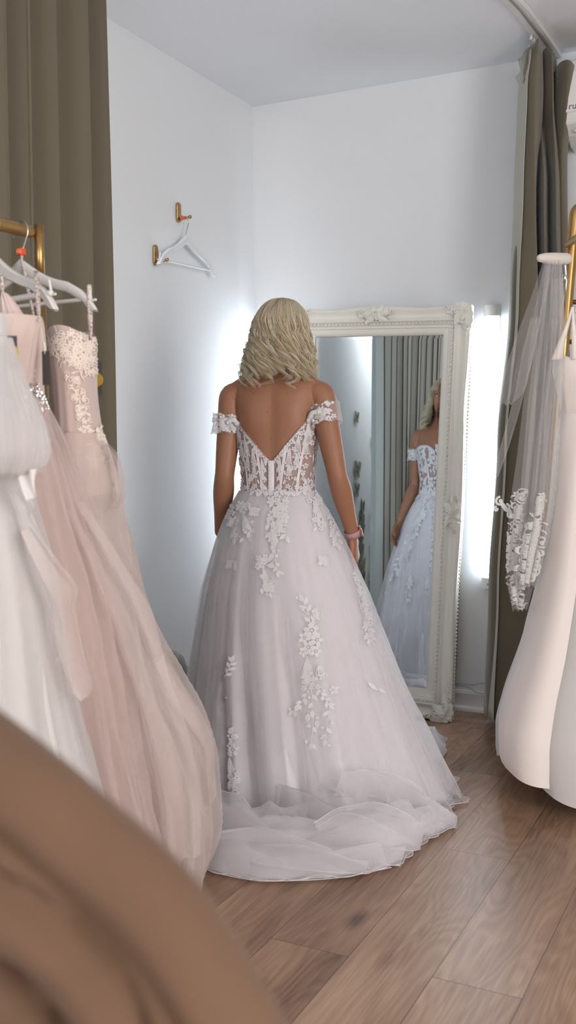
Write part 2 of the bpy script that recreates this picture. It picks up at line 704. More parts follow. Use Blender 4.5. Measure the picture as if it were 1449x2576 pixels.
railA = [Vector((-.93, 4.37, ZC)), Vector((-.935, 4.1, ZC)), Vector((-.945, 3.85, ZC)), Vector((-.965, 3.65, ZC))] + \
    bez((-.965, 3.65, ZC), (-1.02, 3.2, ZC), (-1.4, 2.85, ZC), (-1.85, 2.8, ZC), 14)[1:]
rail('curtain_rail', 'white curved curtain rail on the ceiling above the bundled curtain', railA)
railB = bez((-2.075, 2.82, ZC), (-1.97, 1.8, ZC), (-1.90, .9, ZC), (-1.81, -.3, ZC), 12)
rail('curtain_rail', 'white ceiling rail carrying the long pleated curtain behind the pink gowns', railB)


# ------------------------------------------------------------------ long pleated curtain on the left
def pleated(path_top, path_bot, z1, z0, npl, amp, rows=26, sub=16, seed=1, sharpn=1.0, lean=0.0):
    """sheet hung in pleats between a top path and a bottom path (functions of u in 0..1 -> (x, y))"""
    r = np.random.default_rng(seed)
    ph = np.cumsum(r.uniform(.65, 1.35, npl + 1)); ph = (ph - ph[0])/(ph[-1] - ph[0])
    am = r.uniform(.6, 1.25, npl + 1)
    nu = npl*sub
    P = []
    for j in range(rows):
        v = j/(rows - 1)
        z = z1 + (z0 - z1)*v
        row = []
        for i in range(nu + 1):
            u = i/nu
            k = np.interp(u, ph, np.arange(npl + 1))
            ki = int(min(k, npl - 1)); fr = k - ki
            w = math.sin(2*PI*fr)
            w = math.copysign(abs(w)**sharpn, w)
            sk = math.sin(4*PI*fr)*.25
            a = amp*(am[ki]*(1 - fr) + am[ki + 1]*fr)
            def pos(path):
                e = .004
                p = np.array(path(u)); q = np.array(path(min(1, u + e))) - np.array(path(max(0, u - e)))
                q = q/np.linalg.norm(q)
                n = np.array((-q[1], q[0]))
                return p + n*a*w + q*a*(sk + lean*abs(w))*.9
            pt = pos(path_top)*(1 - v) + pos(path_bot)*v
            pt = pt + np.array((.008*math.sin(v*5 + k*1.3), .008*math.cos(v*4 + k*2.1)))*v
            row.append((pt[0], pt[1], z))
        P.append(row)
    return P


def left_top(u, k=1, o=0.0):
    u = o + u*k
    return (-2.07 + .25*u, 2.79 - 2.95*u)


def left_bot(u, k=1, o=0.0):
    u = o + u*k
    return (-1.985 + .12*u - .05*math.sin(PI*u), 2.72 - 2.9*u)


t = thing('long_curtain', 'olive pleated curtain hanging to the floor behind the pink and white gowns', 'curtain', (-1.9, 1.3, 0))
b = MB(); b.grid(pleated(left_top, left_bot, ZC - .05, .02, 22, .046, seed=3, sub=24, sharpn=.7))
cl = solid(b.build('curtain_panel', M_curt, t), .003)
LITP = pleated(left_top, left_bot, ZC - .05, .02, 22, .046, seed=3, sub=24, sharpn=.7)
b = MB(); b.grid([[(x - .006, y + .0075, z + .012) for x, y, z in r_] for r_ in LITP])  # pale copy of the pleats, painting lamplight on the flanks facing the mirror
lo = b.build('lit_pleat_sheet', M_lit_curt, t); lo['label'] = 'pale grey-green sheet painting lamplight onto the far side of each pleat'
for i in range(23):
    x, y = left_top(i/22)
    b = MB()
    b.tube([(x, y, ZC - .02), (x, y, ZC - .055)], .003, 6)
    b.build('curtain_hook', M_plastic, t)

# ------------------------------------------------------------------ bundled curtain on the right
t = thing('bundled_curtain', 'olive curtain pushed together beside the mirror, hanging from white gliders', 'curtain', (-1.0, 4.2, 0))


def interp_path(pts):
    pts = np.array(pts, float)
    d = np.r_[0, np.cumsum(np.hypot(*np.diff(pts, axis=0).T))]
    d /= d[-1]
    def f(u):
        return (float(np.interp(u, d, pts[:, 0])), float(np.interp(u, d, pts[:, 1])))
    return f


def sheet(rows, name, mat, parent, nu=120, nz=40, seed=0, crease=.006):
    """rows: list of (z, [(px, D), ...]) : plan paths at some heights, given by sight line and distance"""
    zs = [r[0] for r in rows]
    paths = []
    for z, pts in rows:
        w = []
        for px, D in pts:
            y = 1107 - (z - 1.22)*2545/D
            p = at(px, y, D)
            w.append((p.x, p.y))
        w = np.array(w)
        d = np.arange(len(w))/(len(w) - 1)
        uu = np.linspace(0, 1, nu)
        xs, ys = pchip(d, w[:, 0], uu), pchip(d, w[:, 1], uu)
        paths.append(np.c_[xs, ys])
    paths = np.array(paths)
    P = []
    zz = np.linspace(zs[0], zs[-1], nz)
    zr = np.array(zs)
    for z in zz:
        row = []
        k = np.interp(-z, -zr, np.arange(len(zr)))
        k0 = int(min(k, len(zr) - 2)); f = k - k0
        f = f*f*(3 - 2*f)
        row = paths[k0]*(1 - f) + paths[k0 + 1]*f
        P.append([(q[0], q[1], z + (.012*math.sin(i*.13) if z == zz[0] else 0)) for i, q in enumerate(row)])
    b = MB(); b.grid(P)
    return b.build(name, mat, parent)


# the front fold, its pleats, and the part thrown back over the rail end
zt = 2.762
front = [
    (zt, [(1322, 4.16), (1316, 4.22), (1330, 4.09), (1352, 4.05), (1362, 4.12), (1358, 4.24), (1372, 4.16), (1388, 4.13), (1391, 4.22), (1398, 4.28)]),
    (2.60, [(1313, 4.28), (1306, 4.22), (1322, 4.08), (1345, 4.03), (1364, 4.10), (1358, 4.22), (1372, 4.14), (1390, 4.10), (1394, 4.2), (1406, 4.28)]),
    (2.2, [(1300, 4.30), (1296, 4.18), (1316, 4.06), (1344, 4.03), (1350, 4.2), (1368, 4.05), (1380, 4.22), (1398, 4.08), (1414, 4.18), (1424, 4.26)]),
    (1.75, [(1290, 4.32), (1284, 4.20), (1298, 4.06), (1350, 4.04), (1352, 4.24), (1370, 4.08), (1386, 4.25), (1402, 4.08), (1416, 4.22), (1430, 4.27)]),
    (1.2, [(1264, 4.32), (1254, 4.22), (1268, 4.06), (1342, 4.04), (1346, 4.24), (1368, 4.08), (1384, 4.25), (1404, 4.08), (1420, 4.22), (1436, 4.27)]),
    (.6, [(1250, 4.33), (1234, 4.24), (1246, 4.07), (1330, 4.05), (1338, 4.24), (1362, 4.08), (1380, 4.25), (1404, 4.08), (1420, 4.22), (1436, 4.27)]),
    (.06, [(1240, 4.33), (1221, 4.26), (1243, 4.12), (1320, 4.06), (1336, 4.24), (1360, 4.08), (1380, 4.25), (1404, 4.08), (1420, 4.22), (1436, 4.27)])]
solid(sheet(front, 'curtain_panel', M_curt, t, nu=160, nz=60), .003)
edge_rows = []  # paler strip laid along the leading edge of the bundled curtain
for z_, pts_ in front:
    (p1x, p1D), (p2x, p2D) = pts_[1], pts_[2]
    edge_rows.append((z_ - .03*(z_ == zt), [(p1x - 3, p1D - .012), (p1x - 1, p1D - .06), (p1x + 9, (p1D + p2D)/2 - .045), (p1x + 21, p2D - .03)]))
eo = solid(sheet(edge_rows, 'pale_edge_strip', pmat('pale_edge_strip', (186, 184, 172), rough=.9), t, nu=24, nz=60), .002)
eo['label'] = 'paler strip round the leading edge'
back = [
    (2.69, [(1394, 4.22), (1408, 4.12), (1432, 4.06), (1446, 4.10), (1440, 4.2), (1420, 4.26)]),
    (2.55, [(1394, 4.22), (1404, 4.13), (1426, 4.09), (1440, 4.13), (1434, 4.22), (1418, 4.27)]),
    (2.36, [(1396, 4.24), (1402, 4.15), (1414, 4.12), (1424, 4.15), (1424, 4.22), (1414, 4.28)]),
    (1.9, [(1396, 4.26), (1402, 4.18), (1414, 4.15), (1426, 4.17), (1426, 4.24), (1414, 4.3)]),
    (1.0, [(1396, 4.28), (1402, 4.2), (1414, 4.17), (1430, 4.18), (1430, 4.25), (1414, 4.3)])]
solid(sheet(back, 'curtain_end', M_curt, t, nu=60), .003)
M_tape = pmat('header_tape', (196, 192, 182), rough=.8)
for pts in ([(1304, 148, 4.30), (1330, 140, 4.22), (1318, 205, 4.3), (1330, 190, 4.2)], [(1298, 194, 4.31), (1316, 178, 4.26), (1311, 221, 4.31), (1320, 200, 4.25)]):
    b = MB()
    p = [at(*q) for q in pts]
    rows = []
    for j in range(5):
        f = j/4
        row = []
        for i in range(9):
            g = i/8
            q = (p[0].lerp(p[1], g)).lerp(p[2].lerp(p[3], g), f)
            q = q + FW*(-.02*math.sin(g*PI))
            row.append(tuple(q))
        rows.append(row)
    b.grid(rows)
    solid(b.build('header_tape', M_tape, t), .002)
for k in range(7):
    p = at(1336 + k*6.5, 86 + k*8.5, 4.09 + k*.03)
    b = MB()
    b.box((p.x, p.y, ZC - .022), (.012, .006, .018))
    b.tube([(p.x, p.y, ZC - .03), (p.x + .008, p.y, ZC - .04), (p.x + .008, p.y, ZC - .055), (p.x - .004, p.y, ZC - .062), (p.x - .01, p.y, ZC - .05)], .002, 6)
    b.build('glider_hook', M_plastic, t)

# ------------------------------------------------------------------ fluorescent tube lamps on the back wall
M_tube = emis('lit_diffuser', (228, 242, 255), 19)


def lamp(x, label):
    t = thing('tube_lamp', label, 'lamp', (x, YB, .57), group='upright tube lamps either side of the mirror')
    b = MB(); b.box((x, YB - .012, 1.18), (.062, .022, 1.24)); bevel(b.build('housing', M_plastic, t, smooth=False), .004)
    b = MB()
    prof = [(.034*math.cos(a), -.024 - .03*math.sin(a)) for a in [PI*k/12 for k in range(13)]]
    b.grid([[(x + q, YB + w, z) for q, w in prof] for z in (.612, 1.748)])
    b.build('diffuser', M_tube, t)
    for z0, z1 in ((.565, .612), (1.748, 1.795)):
        b = MB()
        P = [[(x + q*1.05, YB + w - .001, z) for q, w in prof] for z in (z0, z1)]
        b.grid(P); n = len(prof)
        b.f.append(tuple(range(n))); b.f.append(tuple(range(n, 2*n))[::-1])
        recalc(b.build('end_cap', M_plastic, t, smooth=False))
    if x > -2:
        b = MB(); b.box((x + .012, YB - .0555, .585), (.03, .003, .006)); b.build('switch', pmat('switch_grey', (120, 124, 128)), t)
    return t




def added_ceiling_lamp(x, y, label, M_shade):  # lamp added out of view to brighten wall and curtain in the mirror
    t = thing('added_ceiling_lamp', label, 'lamp', (x, y, ZC))
    b = MB(); b.lathe([(.001, -.002), (.15, -.002), (.155, -.02), (.15, -.045), (.14, -.05)], (x, y, ZC), 40, close=False); b.build('lamp_body', M_plastic, t)
    b = MB(); b.lathe([(.14, -.048), (.12, -.058), (.06, -.064), (.001, -.066)], (x, y, ZC), 40, close=False); b.build('lit_shade', M_shade, t)


added_ceiling_lamp(-2.16, .5, 'added unseen round ceiling lamp over the painted mural, farther from the bride', emis('added_lamp_shade', (242, 246, 252), 150))
added_ceiling_lamp(-2.18, 1.7, 'added unseen round ceiling lamp between curtain and wall, nearer the bride', emis('dim_added_lamp_shade', (242, 246, 252), 95))
lamp(-1.18, 'lit upright tube lamp on the back wall between mirror and curtain')
lamp(-2.225, 'lit upright tube lamp in the room corner, glowing behind the bride')

# ------------------------------------------------------------------ leaning mirror
MW, MH = .845, 1.795
m_yaw, m_tilt, m_roll = math.radians(3.9), math.radians(3.3), math.radians(1.7)
M_mirr = pmat('silvered_glass', (236, 241, 243), rough=0.0, metal=1.0)


def mirror():
    # local frame: x to the right along the mirror, z up, -y is its front; origin at the lower right front corner
    R = Matrix.Rotation(m_yaw, 4, 'Z') @ Matrix.Rotation(-m_tilt, 4, 'X') @ Matrix.Rotation(m_roll, 4, 'Y')
    c = Vector((-1.288, 4.145, .003))
    t = thing('standing_mirror', 'tall cream carved-frame mirror leaning on the back wall, reflecting the bride', 'mirror')
    t.matrix_world = Matrix.Translation(c) @ R
    t.rotation_euler = R.to_euler(); t.location = c
    TW = Matrix.Translation(c) @ R
    def W(x, y, z):
        return TW @ Vector((x, y, z))
    W0, H = MW, MH
    prof = [(0, .0), (0, -.052), (.006, -.058), (.016, -.060), (.026, -.054), (.034, -.048), (.046, -.046), (.056, -.050), (.060, -.056),
            (.066, -.058), (.070, -.054), (.073, -.047), (.083, -.046), (.086, -.041), (.094, -.040), (.098, -.034), (.112, -.031), (.121, -.026), (.126, -.016)]
    # y offsets: local y=0 is the back plane + .058 => shift so that the front sits near y=0
    b = MB()
    corners = [(-W0, 0, 1, 1), (0, 0, -1, 1), (0, H, -1, -1), (-W0, H, 1, -1)]
    nseg = (10, 60, 40, 60)
    rows = []
    for k in range(4):
        x0, z0, sx, sz = corners[k]
        x1, z1, tx, tz = corners[(k + 1) % 4]
        m = 40
        for i in range(m):
            f = i/m
            row = []
            for d, y in prof:
                # shallow scallop of the outer edge along the top and sides
                ax, az = x0 + sx*d, z0 + sz*d
                bx_, bz = x1 + tx*d, z1 + tz*d
                x, z = ax + (bx_ - ax)*f, az + (bz - az)*f
                if d < .05:
                    e = (1 - d/.05)*.009*(abs(math.cos(2*PI*f))**1.5 - 1)
                    if k == 2:
                        z += e
                    elif k == 0:
                        z -= e*0
                    elif k == 1:
                        x += e
                    elif k == 3:
                        x -= e
                row.append(tuple(W(x, y + .056, z)))
            rows.append(row)
    b.grid(rows, close_v=True)
    sharp(b.build('carved_frame', M_frame, t), 40)
    b = MB(); b.box((-W0/2, .058, H/2), (W0 - .004, .004, H - .004), M=TW); b.build('backing_board', pmat('backing', (120, 100, 80)), t, smooth=False)
    # glass with a bevelled border
    b = MB()
    g = .116; bv = .022; yg = .042
    o = [(-W0 + g, g), (-g, g), (-g, H - g), (-W0 + g, H - g)]
    i_ = [(-W0 + g + bv, g + bv), (-g - bv, g + bv), (-g - bv, H - g - bv), (-W0 + g + bv, H - g - bv)]
    V = [W(x, yg + .0007, z) for x, z in o] + [W(x, yg, z) for x, z in i_]
    b.add(V, [(4, 5, 6, 7), (0, 1, 5, 4), (1, 2, 6, 5), (2, 3, 7, 6), (3, 0, 4, 7)])
    b.build('mirror_glass', M_mirr, t, smooth=False)
    # bead course
    b = MB()
    def beads(d, y, L0, L1, along, fixed, n, r):
        for k in range(n):
            s = L0 + (L1 - L0)*(k + .5)/n
            x, z = (s, fixed) if along == 'x' else (fixed, s)
            rr = (r*1.35, r, r) if along == 'x' else (r, r, r*1.35)
            b.ball(W(x, y, z), rr, 6, 4)
    beads(0, .002, -W0 + .07, -.07, 'x', H - .078, 40, .0048)
    beads(0, .002, -W0 + .07, -.07, 'x', .078, 40, .0048)
    beads(0, .002, .07, H - .07, 'z', -.078, 90, .0048)
    beads(0, .002, .07, H - .07, 'z', -W0 + .078, 90, .0048)
    b.build('bead_course', M_frame, t)
    b = MB()       # beads down the outer edge
    for k in range(110):
        b.ball(W(-.001, .03, .03 + (H - .06)*(k + .5)/110), (.004, .004, .006), 6, 4)
    b.build('edge_beading', M_frame, t)
    # carved ornaments: leaves and scrolls
    def scroll(b, cx, cz, r0, a0, turns, hand, y, th):
        pts, rad = [], []
        n = 18
        for k in range(n):
            f = k/(n - 1)
            a = a0 + hand*turns*2*PI*f
            r = r0*(1 - f*.82)
            pts.append(W(cx + r*math.cos(a), y - .008*f, cz + r*math.sin(a)))
            rad.append(th*(.5 + .6*math.sin(PI*min(1, f + .1))) if f < .9 else th)
        b.tube(pts, rad, 7, round_ends=True)
    def acanthus(b, cx, cz, L, w, a, y, lobes=4):
        ca, sa = math.cos(a), math.sin(a)
        rows = []
        n = 14
        for k in range(n + 1):
            s = k/n
            ww = w*(math.sin(PI*min(1, s*.9 + .1))**.7)*(.72 + .28*abs(math.cos(PI*lobes*s)))*(1 - s*.3)
            row = []
            for j in range(-3, 4):
                q = j/3*ww
                h = .011*math.sin(PI*min(1, s + .12))*(1 - (j/3)**2) + .004*math.cos(j*PI*1.3)*(1 - s)
                p, qq = s*L, q + .12*L*s*s
                row.append(tuple(W(cx + p*ca - qq*sa, y - h, cz + p*sa + qq*ca)))
            rows.append(row)
        b.grid(rows)
    def corner(cx, cz, sx, sz, nm='corner_ornament'):
        b = MB()
        y = -.002
        base_a = math.atan2(sz, sx)
        acanthus(b, cx + sx*.01, cz + sz*.012, .10, .032, math.atan2(sz*.1, sx), y)
        acanthus(b, cx + sx*.012, cz + sz*.01, .12, .032, math.atan2(sz, sx*.1), y)
        acanthus(b, cx + sx*.01, cz + sz*.01, .095, .036, base_a, y - .004)
        for q in range(9):
            f = q/8
            a = base_a + (f - .5)*2.0
            acanthus(b, cx + sx*.022, cz + sz*.022, .05 + .02*math.cos(f*9), .011, a, y - .008, 2)
        scroll(b, cx + sx*.030, cz + sz*.065, .018, base_a, 1.2, sx*sz, y - .006, .0042)
        scroll(b, cx + sx*.065, cz + sz*.030, .018, base_a, 1.2, -sx*sz, y - .006, .0042)
        scroll(b, cx + sx*.014, cz + sz*.10, .014, -base_a, 1.1, -sx*sz, y - .004, .0035)
        scroll(b, cx + sx*.10, cz + sz*.014, .014, -base_a, 1.1, sx*sz, y - .004, .0035)
        for q in range(8):
            b.ball(W(cx + sx*(.02 + .016*q), y - .006, cz + sz*(.018 + .004*math.sin(q*2))), (.006 - .0004*q,)*3, 7, 5)
            b.ball(W(cx + sx*(.018 + .004*math.sin(q*2)), y - .006, cz + sz*(.02 + .022*q)), (.006 - .0004*q,)*3, 7, 5)
        b.build(nm, M_frame, t)
    corner(0, 0, -1, 1); corner(0, H, -1, -1); corner(-W0, 0, 1, 1); corner(-W0, H, 1, -1)
    def cart(cx, cz, ux, uz):
        """cartouche: (ux, uz) points along the frame side"""
        b = MB()
        a = math.atan2(uz, ux)
        y = -.004
        inn = a - PI/2 if True else a
        for s in (0, 1):
            aa = a + PI*s
            acanthus(b, cx, cz, .085, .02, aa, y)
            acanthus(b, cx + .01*math.cos(inn), cz + .01*math.sin(inn), .06, .018, aa + (.5 if s else -.5), y - .003)
            acanthus(b, cx, cz, .05, .016, aa + (-.7 if s else .7), y - .003)
            scroll(b, cx + .045*math.cos(aa) + .008*math.cos(inn), cz + .045*math.sin(aa) + .008*math.sin(inn), .014, inn, 1.2, 1 if s else -1, y - .005, .0035)
            scroll(b, cx + .07*math.cos(aa) - .008*math.cos(inn), cz + .07*math.sin(aa) - .008*math.sin(inn), .011, inn, 1.2, -1 if s else 1, y - .005, .003)
            for q in range(5):
                b.ball(W(cx + (.022 + q*.014)*math.cos(aa), y - .008, cz + (.022 + q*.014)*math.sin(aa)), .0055 - .0006*q, 7, 5)
        for q in range(7):
            acanthus(b, cx - .008*math.cos(inn), cz - .008*math.sin(inn), .045, .009, inn + (q - 3)*.33, y - .007, 2)
        b.ball(W(cx, y - .008, cz), (.012, .006, .012), 10, 6)
        b.build('cartouche', M_frame, t)
    cart(-W0/2, H - .032, 1, 0)
    cart(-.032, H/2, 0, -1)
    cart(-W0 + .032, H/2, 0, 1)
    return t


mirror()

# ------------------------------------------------------------------ brass wall hooks and the wall hanger
def wall_hook(y, z, label):
    x = XL
    t = thing('wall_hook', label, 'hook', (x, y, z), group='brass hooks on the left wall')
    b = MB()
    poly = []
    w, h = .0155, .042
    for k in range(13):
        a = PI*k/12
        poly.append((w*math.cos(a), h - w + w*math.sin(a)))
    for k in range(13):
        a = PI + PI*k/12
        poly.append((w*math.cos(a), -(h - w) + w*math.sin(a)))
    M = Matrix.Translation((x + .002, y, z)) @ Matrix.Rotation(-PI/2, 4, 'Z')
    # prism extends local +Y -> after the turn world +X
    b.prism(poly, .008, M)
    bevel(b.build('back_plate', M_brass, t, smooth=False), .002)
    b = MB()
    zz = z - .026
    b.tube([(x + .008, y, zz), (x + .02, y, zz), (x + .03, y, zz - .001), (x + .045, y, zz), (x + .058, y, zz + .002)], [.006, .0055, .0048, .0055, .005], 12)
    b.tube([(x + .058, y, zz + .002), (x + .066, y, zz + .002)], [.0075, .0075], 12)
    b.build('peg', M_brass, t)
    return t, zz


h1 = at(447, 535, 4.36); h2 = at(390, 642, 4.2)
wall_hook(h1.y, h1.z, 'brass wall hook with the white hanger hanging from its peg')
wall_hook(h2.y, h2.z, 'lower brass wall hook, half covered by the white hanger tip')
SIZE_RING = []


def hanger(c, u, tilt=0.0, hw=.22, label='', hook_r=.022, neck=.055, drop=.115, bar_drop=.02, mats=None, group=None, bar_r=.0045,
           ring=False, thick=.006, size=None, notch=True, shade_lines=False):
    """c: top of the hook's bend; u: horizontal unit vector along the shoulders"""
    u = Vector(u).normalized()
    n = Vector((-u.y, u.x, 0))
    t = thing('coat_hanger', label, 'hanger', c, group=group)
    mt = mats or M_hang
    c = Vector(c)
    up = Vector((0, 0, 1))
    Rt = Matrix.Rotation(tilt, 3, n)
    def Q(a, z, d=0.0):
        return c + Rt @ (u*a + up*z) + n*d
    b = MB()
    pts = []
    for k in range(13):
        a = PI*1.12 - PI*1.32*k/12
        pts.append(Q(hook_r*math.cos(a), -hook_r + hook_r*math.sin(a)))
    pts.append(Q(hook_r*.55, -hook_r*2.1)); pts.append(Q(.001, -hook_r*3)); pts.append(Q(0, -hook_r*3 - .03))
    b.tube(pts, .0017, 8, round_ends=True)
    b.build('wire_hook', M_chrome, t)
    z0 = -hook_r*3 - .012
    # shoulder bar: outline in (a, z), swept as a flat profile
    n_ = 26
    top, bot = [], []
    for k in range(n_ + 1):
        f = k/n_
        a = f*hw
        zt_ = z0 - drop*(f**1.15)*(1.0) + .010*math.exp(-(f/.16)**2)*0 - .012*math.sin(PI*min(1, f*1.6))*(1 if f < .625 else 0)
        if f > .8:
            zt_ -= .022*((f - .8)/.2)**2
        th = .036 - .012*min(1, f/.35) - .002*f
        if f > .86:
            th = max(.004, .022*(1 - ((f - .86)/.14)**2.2) + .004)
        top.append((a, zt_)); bot.append((a, zt_ - th))
    prof = [(-a, z) for a, z in top[::-1]] + top[1:] + bot[::-1] + [(-a, z) for a, z in bot[1:]]
    # strip mesh, both faces + rim
    b = MB()
    rows = []
    for side in (-1, 1):
        for k in range(n_):
            pass
    seq = [(-top[k][0], top[k][1], bot[k][1]) for k in range(n_, 0, -1)] + [(top[k][0], top[k][1], bot[k][1]) for k in range(n_ + 1)]
    for a, zt_, zb in seq:
        r_ = thick
        m = (zt_ + zb)/2
        rows.append([tuple(Q(a, zt_, -r_*.55)), tuple(Q(a, zt_, r_*.55)), tuple(Q(a, zt_ - .003, r_)), tuple(Q(a, zb + .003, r_)),
                     tuple(Q(a, zb, r_*.55)), tuple(Q(a, zb, -r_*.55)), tuple(Q(a, zb + .003, -r_)), tuple(Q(a, zt_ - .003, -r_))])
    b.grid(rows, close_u=True)
    b.f.append(tuple(range(8))); o = len(rows)*8 - 8; b.f.append(tuple(range(o, o + 8))[::-1])
    sharp(recalc(b.build('shoulder_bar', mt, t)), 50)
    zb = top[int(n_*.92)][1] - bar_drop
    b = MB(); b.tube([Q(-hw*.92, zb), Q(hw*.92, zb)], bar_r, 10, round_ends=True); b.build('trouser_bar', mt, t)
    for s in (-1, 1):
        b = MB(); b.tube([Q(s*hw*.90, zb + .026), Q(s*hw*.92, zb + .01), Q(s*hw*.94, zb - .004), Q(s*hw*.99, zb - .003)], .003, 8, round_ends=True)
        b.build('bar_clip', mt, t)
    if size:
        b = MB(); b.box(tuple(Q(0, z0 + .016)), (.017, .017, .016), rz=math.atan2(u.y, u.x)); rg = bevel(b.build('size_ring', M_red, t, smooth=False), .003)
        face = -n if n.dot(FW) > 0 else n
        xx = Vector((0, 0, 1)).cross(face).normalized()
        pos = Q(0, z0 + .016) + face*.0088 - Vector(t.location)
        text_mesh(size, .012, .0002, 'size_number', pmat('number_print', (240, 190, 160)), rg,
                  Matrix(((xx.x, 0, face.x, pos.x), (xx.y, 0, face.y, pos.y), (xx.z, 1, face.z, pos.z), (0, 0, 0, 1))), True)
    return t, Q, zb, top


pk = Vector((XL + .04, h1.y, h1.z - .026 + .007))
wh, wq, _, _ = hanger(pk, (0, 1, 0), tilt=-.03, hw=.222, label='white hanger with an orange size ring hanging empty on the left wall', mats=M_hang2,
                      drop=.125, bar_drop=.012, thick=.009)
b = MB(); b.ball(pk + Vector((.0, -.028, -.012)), (.009, .009, .009), 14, 10); b.build('size_ring', M_red, wh)

# ------------------------------------------------------------------ gold garment rack on the left
RK = Vector((-1.545, 1.81, 0))
rd = Vector((.07, .9975, 0)).normalized()
RZ = 1.69


def rack_left():
    t = thing('garment_rack', 'gold clothes rail on the left holding the white and blush gowns', 'clothes rack', RK)
    b = MB(); b.tube([RK - rd*1.35 + Vector((0, 0, RZ)), RK - rd*.002 + Vector((0, 0, RZ))], .0145, 20, round_ends=True); b.build('hanging_rail', M_brass, t)
    for s in (0, 1):
        p = RK - rd*1.35*s + rd*.004*(1 - 2*s)
        q = p + Vector((.012, .012, 0))*(1 - s)
        b = MB(); b.tube([(q.x, q.y, .03), (q.x, q.y, RZ - .11)], .0125, 18); b.tube([(q.x, q.y, RZ - .11), (q.x, q.y, RZ + .016)], .0108, 18)
        b.tube([(q.x, q.y, RZ - .112), (q.x, q.y, RZ - .098)], .0135, 18); b.build('upright_post', M_brass, t)
        b = MB(); b.tube([(q.x - .22, q.y, .018), (q.x + .22, q.y, .018)], .0125, 16, round_ends=True); b.build('foot_bar', M_brass, t)
    return t


rack_left()

# ------------------------------------------------------------------ gold ladder-ended rack on the right
def rack_right():
    top = at(1447, 530, 3.62)
    t = thing('garment_rack', 'gold rack with short rungs at the right edge behind the veil and satin gown', 'clothes rack', (top.x, top.y, 0))
    a0 = at(1446, 540, 3.62); a1 = at(1418, 860, 3.6); a2 = at(1401, 1070, 3.6)
    d = (a2 - a0).normalized()
    low = a0 + d*((.02 - a0.z)/d.z)
    b = MB()
    side = RT*.5 + Vector((0, 0, 0))
    pts = [low]
    pts += [a0 + d*.06]
    for k in range(7):
        a = PI/2*k/6
        pts.append(a0 + RT*(.03*(1 - math.cos(a))) + Vector((0, 0, .03*math.sin(a) - .004)))
    e = pts[-1]
    pts.append(e + RT*.45)
    for k in range(1, 7):
        a = PI/2*k/6
        pts.append(e + RT*(.45 + .03*math.sin(a)) + Vector((0, 0, -.03*(1 - math.cos(a)))))
    r_ = pts[-1]
    pts.append(Vector((r_.x + (a0.x - low.x), r_.y + (a0.y - low.y), .02)) + RT*.1)
    b.tube(pts, .0195, 22, round_ends=True)
    b.build('bent_tube', M_brass, t)
    for z in (592, 662, 760, 860):
        p = at(1444 - (z - 540)*.087, z, 3.62)
        b = MB(); b.tube([p, p + RT*.44], .0085, 12); b.build('rung', M_brass, t)
    b = MB(); p0 = at(1450, 600, 3.5); b.tube([p0 + FW*.1, p0 - FW*.9], .013, 16, round_ends=True); b.build('hanging_rail', M_brass, t)
    return t


rack_right()

# ------------------------------------------------------------------ air conditioner on the back wall
def aircon():
    x0 = -.845
    t = thing('air_conditioner', 'white wall air conditioner at the upper right edge', 'air conditioner', (x0 + .42, YB, 2.4))
    prof = [(0, 2.71), (-.2, 2.71), (-.215, 2.70), (-.222, 2.66), (-.222, 2.50), (-.215, 2.46), (-.17, 2.425), (-.09, 2.40), (0, 2.40)]
    b = MB()
    b.grid([[(x, YB + y, z) for y, z in prof] for x in (x0, x0 + .84)])
    n = len(prof)
    b.f.append(tuple(range(n))); b.f.append(tuple(range(n, 2*n))[::-1])
    bevel(recalc(b.build('casing', M_plastic, t, smooth=False)), .006)
    b = MB(); b.box((x0 + .42, YB - .2235, 2.58), (.825, .004, .155)); bevel(b.build('front_panel', pmat('panel_white', (232, 230, 228), rough=.3), t, smooth=False), .002)
    b = MB(); b.box((x0 + .42, YB - .187, 2.432), (.76, .05, .006), M=None); b.build('air_flap', M_plastic, t, smooth=False)
    text_mesh('ru', .036, .0004, 'lettering', pmat('letter_grey', (96, 96, 98)), t,
              Matrix.Translation((x0 + .018 - (x0 + .42), -.2262, 2.512 - 2.4)) @ Matrix.Rotation(PI/2, 4, 'X'))


aircon()

# ------------------------------------------------------------------ cables along the baseboard
for lab, pts in (('upper pale cable lying loosely along the top of the baseboard', [(1080, 1705), (1150, 1717), (1180, 1722), (1215, 1718), (1250, 1722), (1330, 1730)]),
                 ('lower pale cable sagging to the baseboard behind the curtain', [(1080, 1712), (1150, 1722), (1180, 1731), (1200, 1742), (1216, 1745), (1240, 1741), (1300, 1742)])):
    b = MB()
    P = [ray(*p) for p in pts]
    P = [CAMP + d*((YB - .022 - CAMP.y)/d.y) for d in P]
    Q = []
    xs = np.arange(len(P)); tt = np.linspace(0, len(P) - 1, 40)
    for c in range(3):
        Q.append(pchip(xs, [p[c] for p in P], tt))
    b.tube([Vector(q) for q in zip(*Q)], .0022, 6)
    tag(b.build('power_cable', M_cable), lab, 'cable', 'pale cables over the baseboard')

# ------------------------------------------------------------------ olive pouf by the left wall
def pouf():
    t = thing('pouf', 'olive round pouf beside the left wall, mostly hidden by pink tulle', 'pouf', (-2.15, 3.03, 0))
    b = MB()
    b.lathe([(.15, .02), (.196, .03), (.204, .06), (.204, .3), (.2, .38), (.185, .42), (.15, .442), (.08, .452), (.001, .455)], (-2.15, 3.03, 0), 48)
    b.build('cushion', M_curt, t)
    b = MB()
    for k in range(4):
        a = PI/4 + k*PI/2
        b = MB()
        b.tube([(-2.15 + .13*math.cos(a), 3.03 + .13*math.sin(a), 0), (-2.15 + .13*math.cos(a), 3.03 + .13*math.sin(a), .03)], .014, 10)
        b.build('foot', M_brass, t)


pouf()

